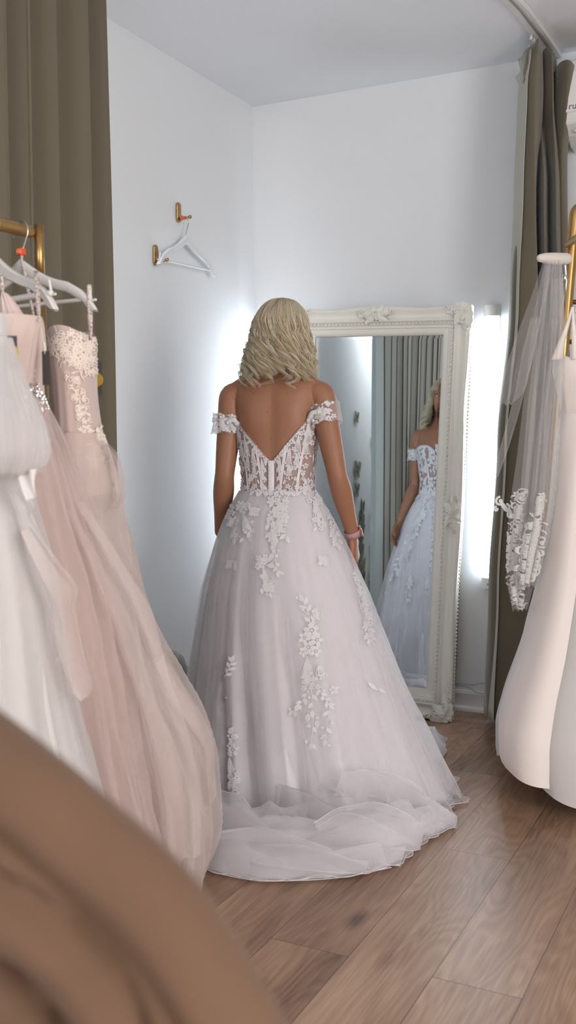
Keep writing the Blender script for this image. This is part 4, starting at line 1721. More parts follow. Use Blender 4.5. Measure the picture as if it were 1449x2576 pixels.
# ------------------------------------------------------------------ lace motifs (drawn flat, then laid on a surface)
class Lace:
    """collects flat motifs in 2-D (a, b) with a small height, for projection onto a surface"""
    def __init__(s, seed=1):
        s.p = []; s.f = []; s.r = random.Random(seed)

    def poly_fan(s, c, pts, h0, h1):
        o = len(s.p)
        s.p.append((c[0], c[1], h0))
        for q in pts:
            s.p.append((q[0], q[1], h1))
        n = len(pts)
        for i in range(n):
            s.f.append((o, o + 1 + i, o + 1 + (i + 1) % n))

    def flower(s, x, y, r, rot=None, h=.0022, petals=5):
        rot = s.r.uniform(0, 6.28) if rot is None else rot
        for k in range(petals):
            a = rot + 2*PI*k/petals
            cx, cy = x + r*.60*math.cos(a), y + r*.60*math.sin(a)
            pts = []
            for j in range(9):
                t = 2*PI*j/9
                u, v = r*.40*math.cos(t), r*.315*math.sin(t)
                u += .06*r*math.cos(5*t)
                pts.append((cx + u*math.cos(a) - v*math.sin(a), cy + u*math.sin(a) + v*math.cos(a)))
            s.poly_fan((cx, cy), pts, h*1.1 + .0004*(k % 2), h*.5 + .0004*(k % 2))
        pts = [(x + r*.16*math.cos(2*PI*j/8), y + r*.16*math.sin(2*PI*j/8)) for j in range(8)]
        s.poly_fan((x, y), pts, h*2.2, h*1.2)

    def leaf(s, x, y, L, w, a, h=.0014):
        pts = []
        n = 6
        for k in range(n + 1):
            t = k/n; pts.append((L*t, w*math.sin(PI*t**.85)))
        for k in range(n - 1, 0, -1):
            t = k/n; pts.append((L*t, -w*math.sin(PI*t**.85)))
        ca, sa = math.cos(a), math.sin(a)
        P = [(x + p*ca - q*sa, y + p*sa + q*ca) for p, q in pts]
        s.poly_fan((x + L*.5*ca, y + L*.5*sa), P, h*1.3, h*.6)

    def dot(s, x, y, r, h=.0015):
        s.poly_fan((x, y), [(x + r*math.cos(2*PI*j/7), y + r*math.sin(2*PI*j/7)) for j in range(7)], h*1.6, h*.5)

    def stem(s, pts, w=.0007, h=.0012):
        o = len(s.p); n = len(pts)
        for i, q in enumerate(pts):
            a = pts[max(0, i - 1)]; c = pts[min(n - 1, i + 1)]
            dx, dy = c[0] - a[0], c[1] - a[1]
            L = math.hypot(dx, dy) or 1
            nx, ny = -dy/L*w, dx/L*w
            s.p.append((q[0] + nx, q[1] + ny, h)); s.p.append((q[0], q[1], h*1.6)); s.p.append((q[0] - nx, q[1] - ny, h))
        for i in range(n - 1):
            for j in range(2):
                s.f.append((o + 3*i + j, o + 3*i + j + 1, o + 3*i + 4 + j, o + 3*i + 3 + j))

    def curve(s, x, y, a, L, bend, w=.0007, n=10):
        pts = [(x, y)]
        for k in range(n):
            x += L/n*math.cos(a); y += L/n*math.sin(a); a += bend/n
            pts.append((x, y))
        s.stem(pts, w)
        return pts, a

    def spray(s, x, y, a, L, n=7, spread=.9, bud=.0035, w=.0006):
        """fan of stamens ending in buds"""
        for k in range(n):
            f = (k/(n - 1) - .5) if n > 1 else 0
            LL = L*s.r.uniform(.65, 1.0)
            pts, aa = s.curve(x, y, a + f*spread, LL, -f*spread*.9, w)
            e = pts[-1]
            s.dot(e[0], e[1], bud*s.r.uniform(.7, 1.1))

    def sprig(s, x, y, a, L, sc=1.0):
        """trailing branch with leaves, buds and blossoms"""
        bend = s.r.uniform(-.5, .5)
        pts, aa = s.curve(x, y, a, L, bend, .0008*sc, 14)
        for i in range(2, len(pts), 2):
            d = math.atan2(pts[i][1] - pts[i-1][1], pts[i][0] - pts[i-1][0])
            sg = 1 if (i//2) % 2 else -1
            if s.r.random() < .7:
                s.leaf(pts[i][0], pts[i][1], s.r.uniform(.014, .022)*sc, .0045*sc, d + sg*s.r.uniform(.5, 1.0))
            else:
                q, _ = s.curve(pts[i][0], pts[i][1], d + sg*.8, .018*sc, -sg*.5, .0006*sc, 5)
                s.dot(q[-1][0], q[-1][1], .0042*sc)
        s.leaf(pts[-1][0], pts[-1][1], .02*sc, .005*sc, aa)

    def scroll(s, x, y, r, a0, turns, hand, w, n=22):
        pts = []
        for k in range(n):
            f = k/(n - 1); a = a0 + hand*turns*2*PI*f; rr = r*(1 - .82*f)
            pts.append((x + rr*math.cos(a), y + rr*math.sin(a)))
        s.stem(pts, w)
        s.dot(pts[-1][0], pts[-1][1], w*1.9)

    def project(s, bvh, rayfn, lift=.0015, maxd=20.0, cls=MB, face=None):
        """lay the motifs onto the surface hit by the rays rayfn(a, b) -> (origin, direction)"""
        P = []; ok = []
        for a, b_, h in s.p:
            o, d = rayfn(a, b_)
            d = Vector(d).normalized()
            loc, n, idx, dist = bvh.ray_cast(Vector(o), d, maxd)
            if loc is None:
                P.append((0, 0, 0)); ok.append(False); continue
            if n.dot(d) > 0:
                n = -n
            if n.dot(d) > -.12:
                n = (n - d*.4).normalized()
            P.append(tuple(loc + n*(lift + h))); ok.append(True)
        mb = cls()
        keep = []
        for f in s.f:
            if all(ok[i] for i in f):
                q = [Vector(P[i]) for i in f]
                if max((q[i] - q[i-1]).length for i in range(len(q))) < .04:
                    keep.append(f)
        used = sorted({i for f in keep for i in f}); mp = {v: i for i, v in enumerate(used)}
        mb.v = [P[i] for i in used]; mb.f = [tuple(mp[i] for i in f) for f in keep]
        return mb


# ------------------------------------------------------------------ the wedding dress
M_lace = cloth('lace_white', (240, 237, 238), trans=.3, rough=.75, sheen=.2)
M_bod = tulle('bodice_net', (226, 206, 202), .34, edge=.3, trans=.3)
M_satin_w = cloth('skirt_lining', (240, 234, 237), trans=.22, rough=.55, sheen=.3)
M_tul_w = tulle('bridal_tulle', (248, 244, 246), .30, edge=.55, trans=.5, weave=.7)
M_tul_o = tulle('bridal_tulle_outer', (249, 246, 248), .18, edge=.6, trans=.5, weave=.8)
M_band = cloth('boning_satin', (238, 232, 234), trans=.1, rough=.5)

WZ = 1.045   # waist seam


def top_edge(th):
    """height of the bodice edge at angle th (0 = her right, -pi/2 = back)"""
    th = np.asarray(th, float)
    a = np.degrees((th + 2*PI) % (2*PI))      # 0 right, 90 front, 180 left, 270 back
    xs = [0, 12, 35, 60, 74, 90, 106, 120, 145, 168, 180, 200, 216, 228, 240, 252, 262, 270, 278, 288, 300, 312, 324, 342, 360]
    zs = [1.30, 1.30, 1.302, 1.312, 1.308, 1.278, 1.308, 1.312, 1.302, 1.30, 1.298, 1.292, 1.290, 1.262, 1.230, 1.196, 1.166, 1.150, 1.166, 1.196, 1.232, 1.268, 1.298, 1.302, 1.30]
    return np.interp(a, xs, zs)


def bodice_grid(off, n=200, m=34, z0=None, edge_drop=0.0):
    th = np.linspace(0, 2*PI, n, endpoint=False)
    te = top_edge(th) - edge_drop
    P = []
    for j in range(m):
        f = j/(m - 1)
        z = (z0 or WZ - .012) + (te - (z0 or WZ - .012))*f
        q = torso(th, z, off)
        P.append(q)
    return np.array(P)


G = bodice_grid(.0045)
b = LB(); b.grid(G, close_u=True)
bodice = solid(b.build('dress_bodice', M_bod, bride), .0008)
bod_mb = LB(); bod_mb.grid(bodice_grid(.0052), close_u=True)
bod_bvh = BVHTree.FromPolygons([BM @ Vector(p) for p in bod_mb.v], bod_mb.f)

# boning bands
for th0, th1 in ((-1.95, -1.80), (-1.19, -1.34), (-2.5, -2.25), (-.64, -.89), (1.15, 1.25), (1.99, 1.89), (.3, .45), (2.84, 2.69), (1.57, 1.57)):
    b = LB(); rows = []
    ztop = float(top_edge(th0)) - .004
    for k in range(22):
        f = k/21; z = WZ + (ztop - WZ)*f
        tc_ = th1 + (th0 - th1)*f
        rows.append([tuple(torso(np.array([tc_ + d]), np.array([z]), .0065)[0]) for d in (-.036, -.018, 0, .018, .036)])
    b.grid(rows); b.build('boning_band', M_band, bodice)
# back placket with covered buttons
b = LB(); rows = []
for k in range(20):
    z = .995 + (1.152 - .995)*k/19
    rows.append([tuple(torso(np.array([-PI/2 + d]), np.array([z]), .0075 + .0015*(abs(d) < .05))[0]) for d in (-.085, -.045, 0.0, .02, .035, .05, .085)])
b.grid(rows); b.build('back_placket', M_band, bodice)
for k in range(13):
    z = 1.148 - k*.0118
    p = torso(np.array([-PI/2 - .045]), np.array([z]), .0115)[0]
    b = LB(); b.ball(p, (.0048, .0034, .0048), 10, 6); b.build('covered_button', M_lace, bodice)

FWl = (BM.inverted().to_3x3() @ FW)


def back_ray(a, b_):
    """straight onto her back; a to her right, b = height"""
    return (B2W((a, -1.0, b_)), BM.to_3x3() @ Vector((0, 1, 0)))


def front_ray(a, b_):
    return (B2W((a, 1.0, b_)), BM.to_3x3() @ Vector((0, -1, 0)))


def side_ray(s):
    def f(a, b_):
        return (B2W((s*1.0, a, b_)), BM.to_3x3() @ Vector((-s, 0, 0)))
    return f


def bodice_lace(seed, edge_fn, half):
    L = Lace(seed); r = L.r
    # along the neckline
    for sg in (-1, 1):
        for k in range(15):
            x = sg*(.010 + .122*k/14)
            z = edge_fn(x)
            L.flower(x + r.uniform(-.002, .002), z - .008 + r.uniform(-.003, .003), r.uniform(.009, .0125))
            if k % 2:
                L.leaf(x, z - .012, .02, .005, -PI/2 + sg*r.uniform(-.3, .9))
            L.dot(x + sg*.004, z + .001, .0035)
        # stamen sprays running down between the bones
        for x0, dz, ln in ((.122, .05, .075), (.092, .055, .08), (.064, .055, .07), (.032, .045, .05)):
            x = sg*x0
            z = edge_fn(x) - dz*.5
            L.spray(x, z, -PI/2 - sg*.10, ln, 8, .55, .0032, .0009)
            L.spray(x*.9, z - ln*.75, -PI/2 + sg*.05, ln*.8, 7, .6, .0034, .0009)
        for k in range(16):      # blossom columns down the bodice
            x = sg*(.055 + .065*r.random()); z = r.uniform(WZ + .01, edge_fn(x) - .03)
            L.flower(x, z, r.uniform(.006, .0105))
            L.leaf(x, z, .015, .004, r.uniform(-2.4, -.7))
        for k in range(12):
            x = sg*(.02 + .1*k/11); z = WZ + .01 + .012*math.sin(k*1.9)
            L.flower(x, z, r.uniform(.008, .012))
            if k % 2:
                L.curve(x, z, PI/2 + r.uniform(-.4, .4), .05, r.uniform(-.5, .5), .0008)
        for k in range(9):
            x = sg*(.022 + .012*(k % 3)); z = WZ + .02 + .010*k
            L.dot(x, z, .004); L.leaf(x, z, .013, .0035, -PI/2 + sg*r.uniform(-.6, .6))
    return L


def edge_at(x, back=True):
    # height of the edge at lateral position x on the back / front
    c = max(-1, min(1, x/.140))
    a = math.asin(c)
    th = (-PI/2 + a) if back else (PI/2 - a)
    return float(top_edge(th))


bl = bodice_lace(3, lambda x: edge_at(x, True), 'back').project(bod_bvh, back_ray)
bl.build('lace_applique', M_lace, bodice)
_fl = bodice_lace(9, lambda x: edge_at(x, False), 'front')
for _k in range(150):
    _x = _fl.r.uniform(-.12, .12); _z = _fl.r.uniform(WZ, edge_at(_x, False) - .01)
    _fl.leaf(_x, _z, _fl.r.uniform(.018, .03), .0055, _fl.r.uniform(-2.6, -.5))
    if _k % 4 == 0:
        _fl.flower(_x, _z, _fl.r.uniform(.009, .014))
bl = _fl.project(bod_bvh, front_ray)
bl.build('lace_applique', M_lace, bodice)
for s in (-1, 1):
    L = Lace(20 + s)
    for k in range(40):
        a, z = L.r.uniform(-.05, .05), L.r.uniform(WZ, 1.285)
        if k % 3 == 0:
            L.flower(a, z, L.r.uniform(.008, .012))
        else:
            L.leaf(a, z, .02, .0045, L.r.uniform(-2.2, -.9))
    L.spray(0, 1.27, -PI/2, .09, 9, .8); L.spray(.01, 1.17, -PI/2, .08, 9, .8)
    L.project(bod_bvh, side_ray(s)).build('lace_applique', M_lace, bodice)

# off-shoulder sleeves: flared net bands round the upper arms, joined to the bodice corners
for s, el in ((1, R_EL), (-1, L_EL)):
    sh = Vector((s*SH, -.006, 1.366)); ax = (el - sh).normalized()
    zc_ = 1.304 if s > 0 else 1.272
    c0 = sh + ax*((zc_ - sh.z)/ax.z)
    rows = []
    e1 = Vector((s, 0, 0)); e1 = (e1 - ax*e1.dot(ax)).normalized(); e2 = ax.cross(e1).normalized()
    if e2.y > 0:
        e2 = -e2
    nn = 64
    for j in range(10):
        f = j/9 - .5
        row = []
        for i in range(nn):
            a = 2*PI*i/nn
            outer = .5 + .5*math.cos(a)
            r_ = .0475 + (.003 if s > 0 else .008)*outer + .003*math.sin(9*a + j*.4)*outer + .003*abs(f)*2
            hh = .030 + .005*outer + .003*math.sin(7*a)
            p = c0 + e1*math.cos(a)*r_ + e2*math.sin(a)*r_ - ax*(f*2*hh) + Vector((0, 0, -.004*s*0))
            if outer < .12:
                p = c0 + e1*math.cos(a)*(.0475) + e2*math.sin(a)*.0475 - ax*f*2*.022
            row.append(tuple(p))
        rows.append(row)
    b = LB(); b.grid(rows, close_u=True)
    slv_b = BVHTree.FromPolygons([BM @ Vector(p) for p in b.v], b.f)
    slv = b.build('off_shoulder_sleeve', tulle('sleeve_net', (240, 236, 238), .30, edge=.5) if s > 0 else MATS['sleeve_net'], bride)
    L = Lace(40 + s)
    z0 = c0.z
    for k in range(20):
        a, z = s*(.10 + .105*k/19), z0 + L.r.uniform(-.034, .034)
        L.flower(a, z, L.r.uniform(.009, .014)) if k % 2 else L.leaf(a, z, .022, .006, L.r.uniform(0, 6))
    for dz in (-.022, 0, .02):
        L.spray(s*.125, z0 + dz*.4, 0 if s > 0 else PI, .075, 6, .55, .004, .0011)
    for k in range(9):
        L.dot(s*(.12 + .01*k), z0 - .038 + .004*(k % 2), .006)
        L.dot(s*(.12 + .01*k), z0 + .038 - .004*(k % 2), .005)
    L.project(slv_b, back_ray, .002).build('lace_applique', M_lace, slv)
    L.project(slv_b, front_ray, .002).build('lace_applique', M_lace, slv)
    # gathered knot joining sleeve and bodice at the back corner
    b = LB()
    kx = s*(.122 if s > 0 else .128)
    p0 = torso(np.array([-PI/2 + s*.92]), np.array([float(top_edge(-PI/2 + s*.92)) - .012]), .006)[0]
    p1 = c0 + e2*.049 - e1*.012
    limb(b, [Vector(p0), Vector(p0).lerp(p1, .45) + Vector((0, -.008, .014)), Vector(p1) + Vector((0, -.004, .004))], [.010, .009, .010], 10)
    for q in range(5):
        b.ball(Vector(p0).lerp(p1, q/4) + Vector((0, -.012, .012*math.sin(q*2.3))), (.006, .004, .006), 8, 6)
    b.build('gathered_knot', M_lace, slv)

# ------------------------------------------------------------------ skirt: radius by height, hem outline on the floor
OUT = []
RTl = BM.inverted().to_3x3() @ RT
for px, py in ((1118, 1862), (1085, 1935), (1080, 1995), (1145, 2078), (1062, 2125), (1008, 2175), (900, 2207), (790, 2216), (690, 2224), (600, 2214), (510, 2190)):
    p = on_floor(px, py, .004)
    d = BM.inverted() @ p
    OUT.append((math.atan2(d.y, d.x), math.hypot(d.x, d.y)))
for F_, R_ in ((-.50, -.42), (-.30, -.56), (0, -.62), (.25, -.60), (.45, -.45), (.60, -.15), (.66, .1), (.74, .32), (.74, .52)):
    d = BM.to_3x3().inverted() @ (FW*F_ + RT*R_)
    OUT.append((math.atan2(d.y, d.x), math.hypot(d.x, d.y)))
OUT.sort()
OA = np.array([o[0] for o in OUT]); OR = np.array([o[1] for o in OUT])
OA3 = np.r_[OA - 2*PI, OA, OA + 2*PI]; OR3 = np.r_[OR, OR, OR]


def hem_r(phi):
    p = (phi + PI) % (2*PI) - PI
    return np.interp(p, OA3, OR3)


PROF = [(1.05, .128, .094), (1.02, .145, .114), (.97, .170, .145), (.90, .198, .172), (.82, .224, .198), (.70, .260, .232), (.55, .302, .262), (.42, .335, .285), (.28, .375, .305), (.15, .415, .32), (.06, .445, .335), (.015, .46, .345)]
_pr = np.array(PROF)
_L = np.r_[0, np.cumsum(np.hypot(np.diff(_pr[:, 0]), np.diff(_pr[:, 1])))]; _L /= _L[-1]
fa = math.atan2(FWl.y, FWl.x)     # camera's far direction in her frame


def fbm(x, y, z, oct_=3):
    """cheap smooth noise from sines, vectorised"""
    v = 0
    for k in range(oct_):
        s = 1.9**k
        v = v + (np.sin(x*s*1.7 + 1.3*np.sin(y*s*1.1 + k) + z*3.1)*np.cos(y*s*1.9 + 1.1*np.sin(x*s*.9 + z) + k*1.7))/s
    return v


def skirt(nphi, ns, nt, off, seed, foldamp=1.0, train=True, rscale=1.0, puff=1.0, hem_cut=0.0):
    phi = np.linspace(0, 2*PI, nphi, endpoint=False)
    rows = []
    s = np.linspace(0, 1, ns)
    z = pchip(_L, _pr[:, 0], s); ax = pchip(_L, _pr[:, 1], s); ay = pchip(_L, _pr[:, 2], s)
    R = hem_r(phi)
    # folds fanning out from the waist
    pf = phi + .05*np.sin(3*phi + seed)
    f1 = np.sin(7*pf + seed*1.3 + .6*np.sin(2*phi + seed))
    f2 = np.sin(13*pf + seed*2.1 + .8*np.sin(3*phi))
    f3 = np.sin(27*phi + seed + 1.5*np.sin(4*phi + seed))
    rel = np.cos(phi - fa)      # 1 = towards the mirror, -1 = towards the lens
    for i in range(ns):
        t = s[i]
        amp = foldamp*(.0015 + .034*np.clip((t - .05)/.95, 0, 1)**1.1)
        fold = amp*(.55*(1 - np.abs(f1))**1.0*1.6 - .45 + .35*f2*min(1, .4 + t) + .16*f3*(1 - .4*t) + .25*fbm(phi*2 + seed, t*3 + seed, seed))
        c, sn = np.cos(phi), np.sin(phi)
        r = 1/np.sqrt((c/ax[i])**2 + (sn/ay[i])**2)
        # the skirt swings out more at her right side, less towards the lens
        r = r*(1 + .05*np.clip(t, 0, 1)*np.cos(phi - fa + 1.05)) 
        r = r*rscale + off*(0.15 + .85*min(1, t*3)) + fold
        r = np.minimum(r, R*.98 + (1 - t)*.3)
        sh = .095*t**1.6
        rows.append(np.stack([r*c + sh*RTl.x, r*sn + sh*RTl.y, np.full_like(phi, z[i])], -1))
    if train:
        last = rows[-1]
        r0 = np.hypot(last[:, 0], last[:, 1])
        phi_ = np.arctan2(last[:, 1], last[:, 0])
        R = hem_r(phi_)
        z0 = last[:, 2]
        for j in range(1, nt + 1):
            t = j/nt
            Rj = R*(1 - hem_cut)*(1 + .012*np.sin(23*phi + seed) + .008*np.sin(41*phi + seed*2))
            r = r0 + (np.maximum(Rj, r0 + .02) - r0)*t
            room = np.clip((Rj - r0)/.2, 0, 1)
            env = math.sin(PI*min(1, t*.97 + .03))**.6
            # billowing ridges that sweep round the hem
            q = 1.7*t + .50*np.sin(1*phi + seed) + .28*np.sin(3*phi + seed*.7) + .16*fbm(phi*1.3 + seed, 2*t, seed, 2)
            ridge = .5 + .5*np.cos(2*PI*q)
            q2 = 3.2*t + .9*np.sin(2*phi + seed*1.9) + .25*fbm(phi*2.2, 3*t + seed, seed + 1, 2)
            ridge2 = 1 - np.abs(np.sin(PI*q2))
            h = .006 + puff*env*room*((.058 - .02*t)*ridge**1.6 + .014*ridge2**2 + .004*(fbm(phi*4, t*4, seed, 2) + 1)) + off*.2
            h = h*(1 - .0*t) + z0*(1 - t)**2*.5
            rr = r + .012*room*env*np.sin(PI*2*q)
            rows.append(np.stack([rr*np.cos(phi_), rr*np.sin(phi_), h + (.002 if t == 1 else 0)], -1))
    return np.array(rows)


S0 = skirt(360, 60, 34, 0.0, 1.0, .8, hem_cut=.04)
b = LB(); b.grid(S0, close_u=True)
skirt_o = b.build('dress_skirt', M_satin_w, bride)
LAY = []
for i, (off, sd, am, pf_, m) in enumerate(((.009, 2.3, 1.1, 1.3, M_tul_w), (.017, 4.1, 1.25, 1.7, M_tul_w), (.028, 6.7, 1.5, 2.1, M_tul_o))):
    S = skirt(420, 64, 40, off, sd, am, puff=pf_, hem_cut=.01*(2 - i))
    b = LB(); b.grid(S, close_u=True)
    if i == 1:
        sk_bvh = BVHTree.FromPolygons([BM @ Vector(p) for p in b.v], b.f)
    tl_ = b.build('tulle_layer', m, skirt_o)
    hem = [BM @ Vector(q) for q in S[-1]]; hem.append(hem[0])
    hb = MB(); hb.tube(hem, .0012, 5, caps=False); hb.build('hem_edge', M_lace, tl_)


def cam_ray(px, py):
    return (CAMP, ray(px, py))


def photo_lace(L, cx, cy, D=3.2):
    """motif drawn in metres round a point of the skirt"""
    k = 2545/D
    return lambda a, b_: cam_ray(cx + a*k, cy - b_*k)


# sprays of lace on the back of the skirt
def put(name, L, cx, cy, D, bvh, parent, mat=M_lace, lift=.004, seq=0):
    o = L.project(bvh, photo_lace(L, cx, cy, D), lift).build(name, mat, parent)
    if seq:
        b = MB()
        for k in range(seq):
            px, py = cx + L.r.uniform(-14, 14), cy + L.r.uniform(-16, 16)
            o_, d = cam_ray(px, py)
            loc, n, i, ds = bvh.ray_cast(o_, d.normalized())
            if loc is not None:
                b.ball(loc - d.normalized()*.006, .0022, 7, 5)
        b.build('sequins', M_sequin, o)
    return o


L = Lace(50)      # from the waist down the centre back
r_ = L.r
for k in range(26):
    f = k/25
    L.flower(r_.uniform(-.028, .030)*(1 - .4*f), -.01 - .14*f, r_.uniform(.010, .018))
    L.leaf(r_.uniform(-.03, .03), -.01 - .15*f, .026, .007, -PI/2 + r_.uniform(-.9, .9))
for k in range(14):
    x = -.075 + .012*k
    L.flower(x, .012 + .006*math.sin(k), r_.uniform(.010, .015))
    L.leaf(x, .01, .02, .005, -PI/2 + r_.uniform(-.8, .8))
L.sprig(-.004, -.15, -PI/2 - .1, .10, 1.2); L.leaf(-.012, -.19, .03, .008, -PI/2 - .4); L.leaf(-.006, -.235, .028, .008, -.2 + PI)
put('lace_applique', L, 697, 1245, 3.30, sk_bvh, skirt_o)
for (cx, cy, seed, kind, sq) in ((612, 1290, 51, 'fan', 0), (788, 1262, 52, 'fan', 0), (838, 1300, 53, 'edge', 0), (583, 1422, 54, 'butter', 0), (662, 1428, 55, 'fan', 3),
                                 (783, 1590, 56, 'big', 6), (555, 1745, 57, 'mid', 2), (577, 1850, 58, 'big2', 4), (905, 1450, 59, 'edge2', 3), (948, 1733, 60, 'leafs', 0), (585, 1285, 61, 'edge', 0),
                                 (640, 1290, 62, 'butter', 0), (812, 1413, 63, 'butter', 0), (830, 1760, 64, 'faint', 0), (678, 1480, 65, 'butter', 0)):
    L = Lace(seed); r_ = L.r
    if kind == 'fan':
        for k in range(7):
            L.flower(r_.uniform(-.016, .016), r_.uniform(-.005, .03), r_.uniform(.009, .014))
        L.spray(0, 0, -PI/2 + .25, .075, 9, .7, .004, .0010)
        for k in range(5):
            L.flower(r_.uniform(-.004, .03), -.03 - .013*k, r_.uniform(.006, .009))
            L.leaf(r_.uniform(-.012, .02), -.02 - .014*k, .02, .005, r_.uniform(-2.3, -.8))
    elif kind in ('edge', 'edge2'):
        for k in range(14 if kind == 'edge' else 22):
            f = k/21
            L.flower(-.02 + .05*f + r_.uniform(-.012, .012), .08 - .26*f, r_.uniform(.008, .014))
            L.leaf(-.02 + .05*f, .08 - .26*f, .024, .006, -PI/2 + r_.uniform(-1, 1))
        if kind == 'edge2':
            L.spray(.01, -.04, -PI/2, .07, 9, .5, .004); L.sprig(.02, -.10, -PI/2, .09)
    elif kind == 'butter':
        for a in (.5, 1.3, 2.3, 3.6, 5.6):
            L.leaf(0, 0, r_.uniform(.016, .024), .008, a)
        L.flower(.004, -.004, .011)
    elif kind == 'big':
        L.sprig(-.004, .02, PI/2 + .05, .075, 1.3); L.sprig(.004, .015, PI/2 - .25, .04, 1.1)
        L.flower(.0, .005, .024); L.flower(-.022, -.018, .020); L.flower(.015, -.024, .022); L.flower(-.008, -.045, .022); L.flower(.012, -.058, .018); L.flower(-.025, -.06, .016)
        L.spray(-.012, -.075, -PI/2, .075, 13, .95, .0042, .0011); L.spray(.02, -.10, -PI/2 + .3, .045, 7, 1.2, .0045, .0011)
        for k in range(16):
            L.flower(-.012 + r_.uniform(-.016, .034), -.135 - r_.uniform(0, .035), r_.uniform(.007, .011))
        L.sprig(-.006, -.165, -PI/2 - .35, .085, 1.2); L.sprig(.0, -.165, -PI/2 + .12, .17, 1.4); L.sprig(.018, -.155, -PI/2 + .3, .07, 1.1)
        for x, y in ((-.036, -.215), (-.012, -.245), (.002, -.235), (.016, -.265)):
            L.leaf(x, y, .026, .008, -PI/2 + r_.uniform(-.5, .5))
    elif kind == 'mid':
        L.spray(.006, .03, -PI/2 - .1, .05, 9, .8, .004, .001)
        for x, y, q in ((-.002, -.03, .018), (.01, -.012, .012), (-.008, -.055, .012)):
            L.flower(x, y, q)
        L.leaf(-.004, -.05, .03, .008, -PI/2); L.leaf(.004, -.05, .026, .007, -PI/2 + .5); L.sprig(.012, .04, PI/2 - .4, .06, 1.1)
    elif kind == 'big2':
        L.flower(0, .0, .028); L.flower(-.012, -.03, .014); L.flower(.012, -.042, .02); L.flower(-.004, -.055, .016)
        L.spray(.002, -.065, -PI/2 + .1, .055, 10, .7, .0045, .0012)
        for k in range(16):
            L.flower(.002 + r_.uniform(-.012, .026), -.11 - r_.uniform(0, .055), r_.uniform(.008, .013))
        L.leaf(-.03, -.045, .028, .008, -PI/2 + .3); L.leaf(-.02, -.07, .022, .007, -PI/2 - .4)
        L.sprig(.01, -.15, -PI/2 + .2, .05, 1.2)
    elif kind == 'leafs':
        L.leaf(-.03, .02, .04, .006, -.7); L.leaf(0, 0, .03, .005, -.5)
    elif kind == 'faint':
        L.sprig(0, .0, -PI/2 - .1, .12, 1.2); L.flower(.01, .03, .015)
    put('lace_applique', L, cx, cy, 3.05, sk_bvh, skirt_o, seq=sq)

# lace on the front of the skirt and bodice, seen in the mirror
L = Lace(70); r_ = L.r
for sg in (-1, 1):
    for k in range(30):
        f = k/29
        x = sg*(.03 + .11*f + r_.uniform(-.02, .02)); z = WZ - .02 - .42*f
        L.flower(x, z, r_.uniform(.012, .018)); L.leaf(x, z, .032, .008, -PI/2 + r_.uniform(-1, 1))
    for k in range(14):
        L.flower(sg*(.02 + .012*k), WZ - .015 + r_.uniform(-.012, .01), r_.uniform(.011, .016))
    for x, z in ((.05, .95), (.1, .85), (.14, .72), (.2, .62), (.05, .6), (.22, .8)):
        L.sprig(sg*x, z, -PI/2 + sg*.2, .12, 1.6); L.spray(sg*x, z, -PI/2, .06, 8, .8, .005, .0014)
L.project(sk_bvh, front_ray, .004).build('lace_applique', M_lace, skirt_o)


# hem cord of the outer net and loose folds of the train lying over one another
def cord(name, pts, parent, r=.0012, mat=None):
    b = MB(); b.tube(pts, r, 5, caps=False)
    return b.build(name, mat or M_lace, parent)


def floor_sheet(E0, E1, parent, bulge=.02, folds=2, seed=1, n=50, m=16, mat=None, name='train_fold'):
    def crv(E):
        W_ = [on_floor(*e) for e in E]; t = np.arange(len(W_)); tt = np.linspace(0, len(W_) - 1, n)
        return np.stack([pchip(t, [w[c] for w in W_], tt) for c in range(3)], -1)
    A, B_ = crv(E0), crv(E1)
    rows = []
    s = np.linspace(0, 1, n)
    for j in range(m):
        f = j/(m - 1)
        P = A*(1 - f) + B_*f
        h = bulge*math.sin(PI*f)*(.75 + .5*np.sin(folds*PI*f*1.4 + 3*s + seed) + .25*np.sin(9*s + seed*2 + 3*f))
        P = P + np.stack([0*s - FW.x*h*.5, 0*s - FW.y*h*.5, h], -1)
        P[:, 2] = np.maximum(P[:, 2], .006)
        rows.append(P)
    b = MB(); b.grid(rows)
    o = b.build(name, mat or M_tul_w, parent)
    cord('fold_edge', [Vector(q) for q in A], o)
    cord('fold_edge', [Vector(q) for q in B_], o)
    return o


